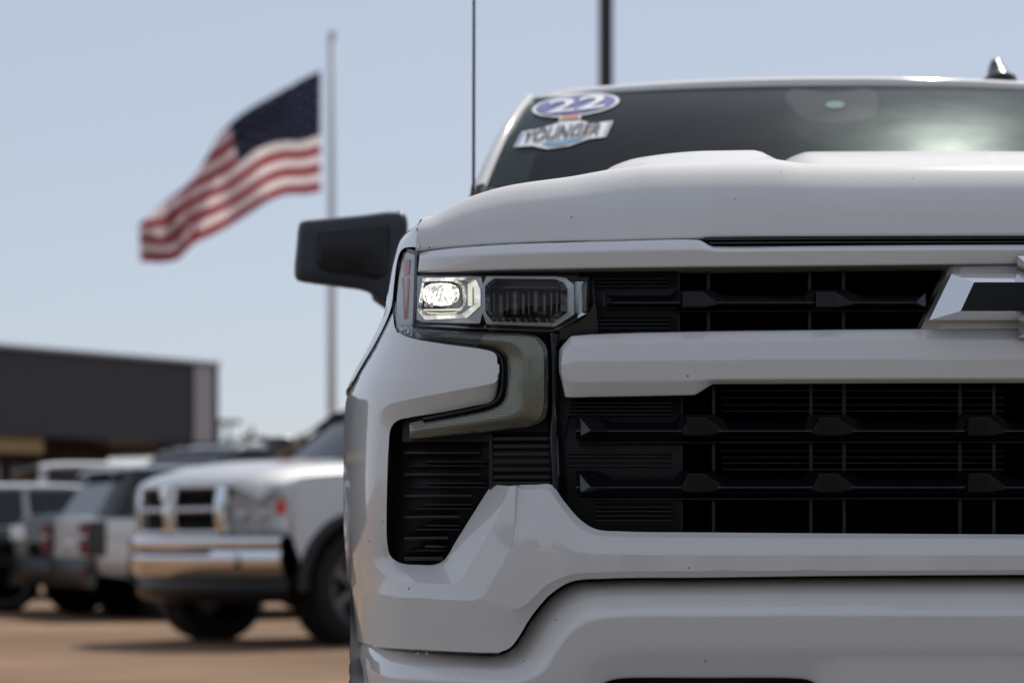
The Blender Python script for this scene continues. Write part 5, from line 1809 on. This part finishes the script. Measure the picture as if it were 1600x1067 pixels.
# ------------------------------------------------------------------ parked sport utility vehicles
def suv(loc, rz_, L, Wd, H_, pm, label, roofm=None, trim='satin_black', lettering=None, rails=False):
    """front looks along local -y; root on the ground at the centre"""
    t = empty('sport_utility_vehicle', loc, rz_, label, 'car', 'parked sport utility vehicles')
    hw = Wd / 2
    zb = H_ * .64
    roofm = roofm or pm
    h2 = L / 2
    # lower body: half section swept from nose to tail
    st = [(-h2, .80, .60, .92), (-h2 + .06, .9, .50, zb * .86), (-h2 + .5, .98, .42, zb * .92), (-h2 + 1.2, 1.0, .40, zb * .97), (-.4, 1.0, .38, zb), (h2 - .8, 1.0, .40, zb + .02), (h2 - .12, .98, .48, zb + .02), (h2 - .02, .93, .58, zb - .01), (h2, .90, .62, zb - .06)]
    b = bmesh.new()
    Gs = []
    for y, f_, z0, z1 in st:
        w_ = hw * f_
        half = [(w_ * .90, z0), (w_ * .99, z0 + .12), (w_ * 1.0, (z0 + z1) / 2), (w_ * .975, z1 - .12), (w_ * .93, z1 - .02), (w_ * .80, z1 + .015), (w_ * .4, z1 + .03)]
        Gs.append([Vector((x, y, z)) for x, z in half] + [Vector((0, y, z1 + .035))] + [Vector((-x, y, z)) for x, z in half[::-1]])
    Vg = grid(b, Gs)
    b.faces.new(Vg[0][::-1]); b.faces.new(Vg[-1])
    bmesh.ops.recalc_face_normals(b, faces=b.faces)
    mesh_obj('body', b, pm, t, bevel=.02, segs=2, ang=30)
    # greenhouse
    y0, y1, ty0, ty1 = -h2 + 1.25, h2 - .10, -h2 + 1.95, h2 - .42
    wb_, wt_ = hw * .90, hw * .76
    b = bmesh.new()
    bot = [(-wb_, y0), (wb_, y0), (wb_, y1), (-wb_, y1)]; top = [(-wt_, ty0), (wt_, ty0), (wt_, ty1), (-wt_, ty1)]
    vb = [b.verts.new((x, y, zb)) for x, y in bot]; vt = [b.verts.new((x, y, H_ - .07)) for x, y in top]
    for i in range(4):
        b.faces.new([vb[i], vb[(i + 1) % 4], vt[(i + 1) % 4], vt[i]])
    b.faces.new(vt)
    bmesh.ops.recalc_face_normals(b, faces=b.faces)
    mesh_obj('pillars', b, roofm, t, bevel=.03, segs=2, ang=20)
    b = bmesh.new()
    grid(b, [[Vector((u * wt_ * 1.03, y, H_ - .075 + dz - .05 * abs(u) ** 4)) for u in np.linspace(-1, 1, 11)] for y, dz in ((ty0 - .05, 0), (ty0 + .1, .045), ((ty0 + ty1) / 2, .07), (ty1 - .1, .06), (ty1 + .12, .02), (ty1 + .14, -.02))])
    mesh_obj('roof', b, roofm, t, flip=(0, 0, 1))

    def pane(name, a, bq, c, d, f0, f1, g0=.06, g1=.93):
        """window on the quad a,b (bottom) c,d (top), from fraction f0 to f1 along it"""
        bb = bmesh.new()
        lo0, lo1 = a.lerp(bq, f0), a.lerp(bq, f1)
        hi0, hi1 = d.lerp(c, f0), d.lerp(c, f1)
        q = [lo0.lerp(hi0, g0), lo1.lerp(hi1, g0), lo1.lerp(hi1, g1), lo0.lerp(hi0, g1)]
        n_ = (q[1] - q[0]).cross(q[3] - q[0]).normalized()
        ctr = sum(q, Vector()) / 4
        if n_.dot(ctr - Vector((0, ctr.y * .2, ctr.z))) < 0:
            n_ = -n_
        vs_ = [bb.verts.new(p + n_ * .014) for p in q]; vk = [bb.verts.new(p - n_ * .01) for p in q]
        bb.faces.new(vs_)
        for i in range(4):
            bb.faces.new([vs_[i], vk[i], vk[(i + 1) % 4], vs_[(i + 1) % 4]])
        bmesh.ops.recalc_face_normals(bb, faces=bb.faces)
        return mesh_obj(name, bb, 'dark_glass', t, smooth=False)
    B3 = [Vector((x, y, zb)) for x, y in bot]; T3 = [Vector((x, y, H_ - .07)) for x, y in top]
    pane('windshield', B3[0], B3[1], T3[1], T3[0], .05, .95)
    pane('rear_window', B3[2], B3[3], T3[3], T3[2], .07, .93, .06, .88)
    for i_, j_ in ((1, 2), (3, 0)):
        for f0, f1 in ((.05, .34), (.37, .66), (.69, .95)):
            g = (f0, f1) if i_ == 1 else (1 - f1, 1 - f0)
            pane('side_window', B3[i_], B3[j_], T3[j_], T3[i_], *g)
    # bumpers, lamps, sills, mirrors
    for yy, s in ((-h2, -1), (h2, 1)):
        b = bmesh.new()
        grid(b, [[Vector((x, yy + s * (.07 - .12 * abs(x / hw) ** 3) * k_, z)) for x in np.linspace(-hw * .97, hw * .97, 13)] for z, k_ in ((.66, .3), (.62, 1.0), (.45, 1.0), (.34, .2))])
        mesh_obj('bumper', b, trim, t, flip=(0, s, 0))
    for s in (-1, 1):
        b = bmesh.new()
        box(b, s * hw * .82 - .17, s * hw * .82 + .17, h2 - .14, h2 + .05, zb * .64, zb * .98)
        tl_ = mesh_obj('tail_light', b, 'gloss_black', t, bevel=.02)
        for z0_, z1_ in ((.67, .78), (.85, .955)):
            b = bmesh.new(); box(b, s * hw * .82 - .14, s * hw * .82 + .14, h2 - .02, h2 + .075, zb * z0_, zb * z1_); mesh_obj('red_lens', b, 'red_lens', tl_, bevel=.01)
        b = bmesh.new(); box(b, s * hw * .82 - .10, s * hw * .82 + .10, h2 - .02, h2 + .07, zb * .81, zb * .85); mesh_obj('reverse_lamp', b, 'sticker_white', tl_, bevel=.005)
        b = bmesh.new(); box(b, s * hw * .72 - .16, s * hw * .72 + .16, -h2 - .02, -h2 + .14, zb * .66, zb * .80); mesh_obj('headlight', b, 'satin_chrome', t, bevel=.02)
        b = bmesh.new(); box(b, s * hw * .74 - .07, s * hw * .74 + .07, h2 + .03, h2 + .075, .50, .54); mesh_obj('reflector', b, 'red_lens', t)
        b = bmesh.new(); box(b, s * (hw + .11) - .10, s * (hw + .11) + .10, y0 + .28, y0 + .40, zb + .02, zb + .2); mesh_obj('door_mirror', b, trim, t, bevel=.03)
        b = bmesh.new(); box(b, s * hw * .985 - .02, s * hw * .985 + .02, -h2 + 1.2, h2 - 1.2, .32, .46); mesh_obj('sill', b, trim, t)
        if rails:
            b = bmesh.new(); tube(b, (s * wt_ * .9, ty0 + .2, H_ + .03), (s * wt_ * .9, ty1 - .1, H_ + .03), .02, .02, 8); mesh_obj('roof_rail', b, trim, t)
        for yy in (-h2 + .88, h2 - .85):
            b = bmesh.new()
            ar = [(yy - q * math.cos(math.pi * i / 16), .38 + q * math.sin(math.pi * i / 16)) for q in (.47, .39) for i in range(17)]
            grid(b, [[Vector((s * hw * .97, y, z)) for y, z in ar[:17]], [Vector((s * hw * 1.02, y, z)) for y, z in ar[:17]], [Vector((s * hw * 1.02, y, z)) for y, z in ar[17:]], [Vector((s * hw * .7, y, z)) for y, z in ar[17:]]])
            b2 = bmesh.new()
            mesh_obj('wheel_arch', b, trim, t)
            b2.free()
            b = bmesh.new(); tube(b, (s * (hw - .24), yy, .40), (s * (hw * 1.005), yy, .40), .385, .385, 28); mesh_obj('wheel_well', b, 'deep_black', t)
            wheel(t, (s * (hw - .10), yy, .36), .36, .235, s, 'alloy_bright', spokes=5)
    b = bmesh.new(); box(b, -.18, .18, h2 - .01, h2 + .022, zb * .70, zb * .79); mesh_obj('number_plate', b, 'sticker_white', t)
    b = bmesh.new(); box(b, -hw * .5, hw * .5, -h2 - .01, -h2 + .1, .66, .82); mesh_obj('grille', b, 'deep_black', t)
    b = bmesh.new(); box(b, -hw * .75, hw * .75, -h2 + .3, h2 - .25, .36, .5); mesh_obj('underbody', b, 'deep_black', t)
    return t


hd = Vector((.90, .436, 0))
rz_s = math.atan2(hd.x, -hd.y)
L_ = 4.4


def park(px, D_, L_=4.4, hd=hd):
    """root position for a tail centre seen at column px, distance D_"""
    c = Vector(((px - 800) * D_ / F, D_, 0)) + hd * (L_ / 2)
    return c


s1 = suv(park(108, 26.0), rz_s, 4.4, 1.88, 1.66, 'white_bg', 'white sport utility vehicle with dark roof seen from behind, left of the silver pickup', roofm='dark_paint')
s2 = suv(park(-125, 28.6), rz_s, 4.5, 1.90, 1.54, 'dark_paint', 'charcoal sport utility vehicle with pale roof cut by the left picture edge', roofm='silver')
hd3 = Vector((-.35, .94, 0)).normalized()
s3 = suv(Vector((W(78, 0, 37).x, 38.5, 0)), math.atan2(hd3.x, -hd3.y), 4.9, 2.0, 2.08, 'white_bg', 'white vehicle mostly hidden, its bright roof showing above the white and dark one')
hd4 = Vector((-.73, -.68, 0))
s4 = suv(Vector((W(368, 0, 28.5).x, 28.5, 0)), math.atan2(hd4.x, -hd4.y), 5.0, 2.0, 1.98, 'black_paint', 'black sport utility vehicle whose roof shows above the silver pickup hood', rails=True)

# vehicles added behind the camera, unseen, to give paint and chrome reflections
for x_, pm_, lab in ((-8.6, 'silver', 'added silver sport utility vehicle, out of view, for reflections in the outer corner of the white truck'), (-4.9, 'dark_paint', 'added charcoal sport utility vehicle, out of view, for reflections in the white bumper corner'),
                     (-1.4, 'white_bg', 'added white sport utility vehicle, out of view, for reflections in the headlight'), (4.6, 'black_paint', 'added black sport utility vehicle, out of view, for reflections in the centre bar'), (8.4, 'white_bg', 'added white sport utility vehicle, out of view, for reflections near the emblem')):
    q = suv(Vector((x_, -17.5, 0)), R(180 + x_ * .4), 4.6, 1.9, 1.72, pm_, lab)
    q['group'] = 'vehicles added out of view for reflections'
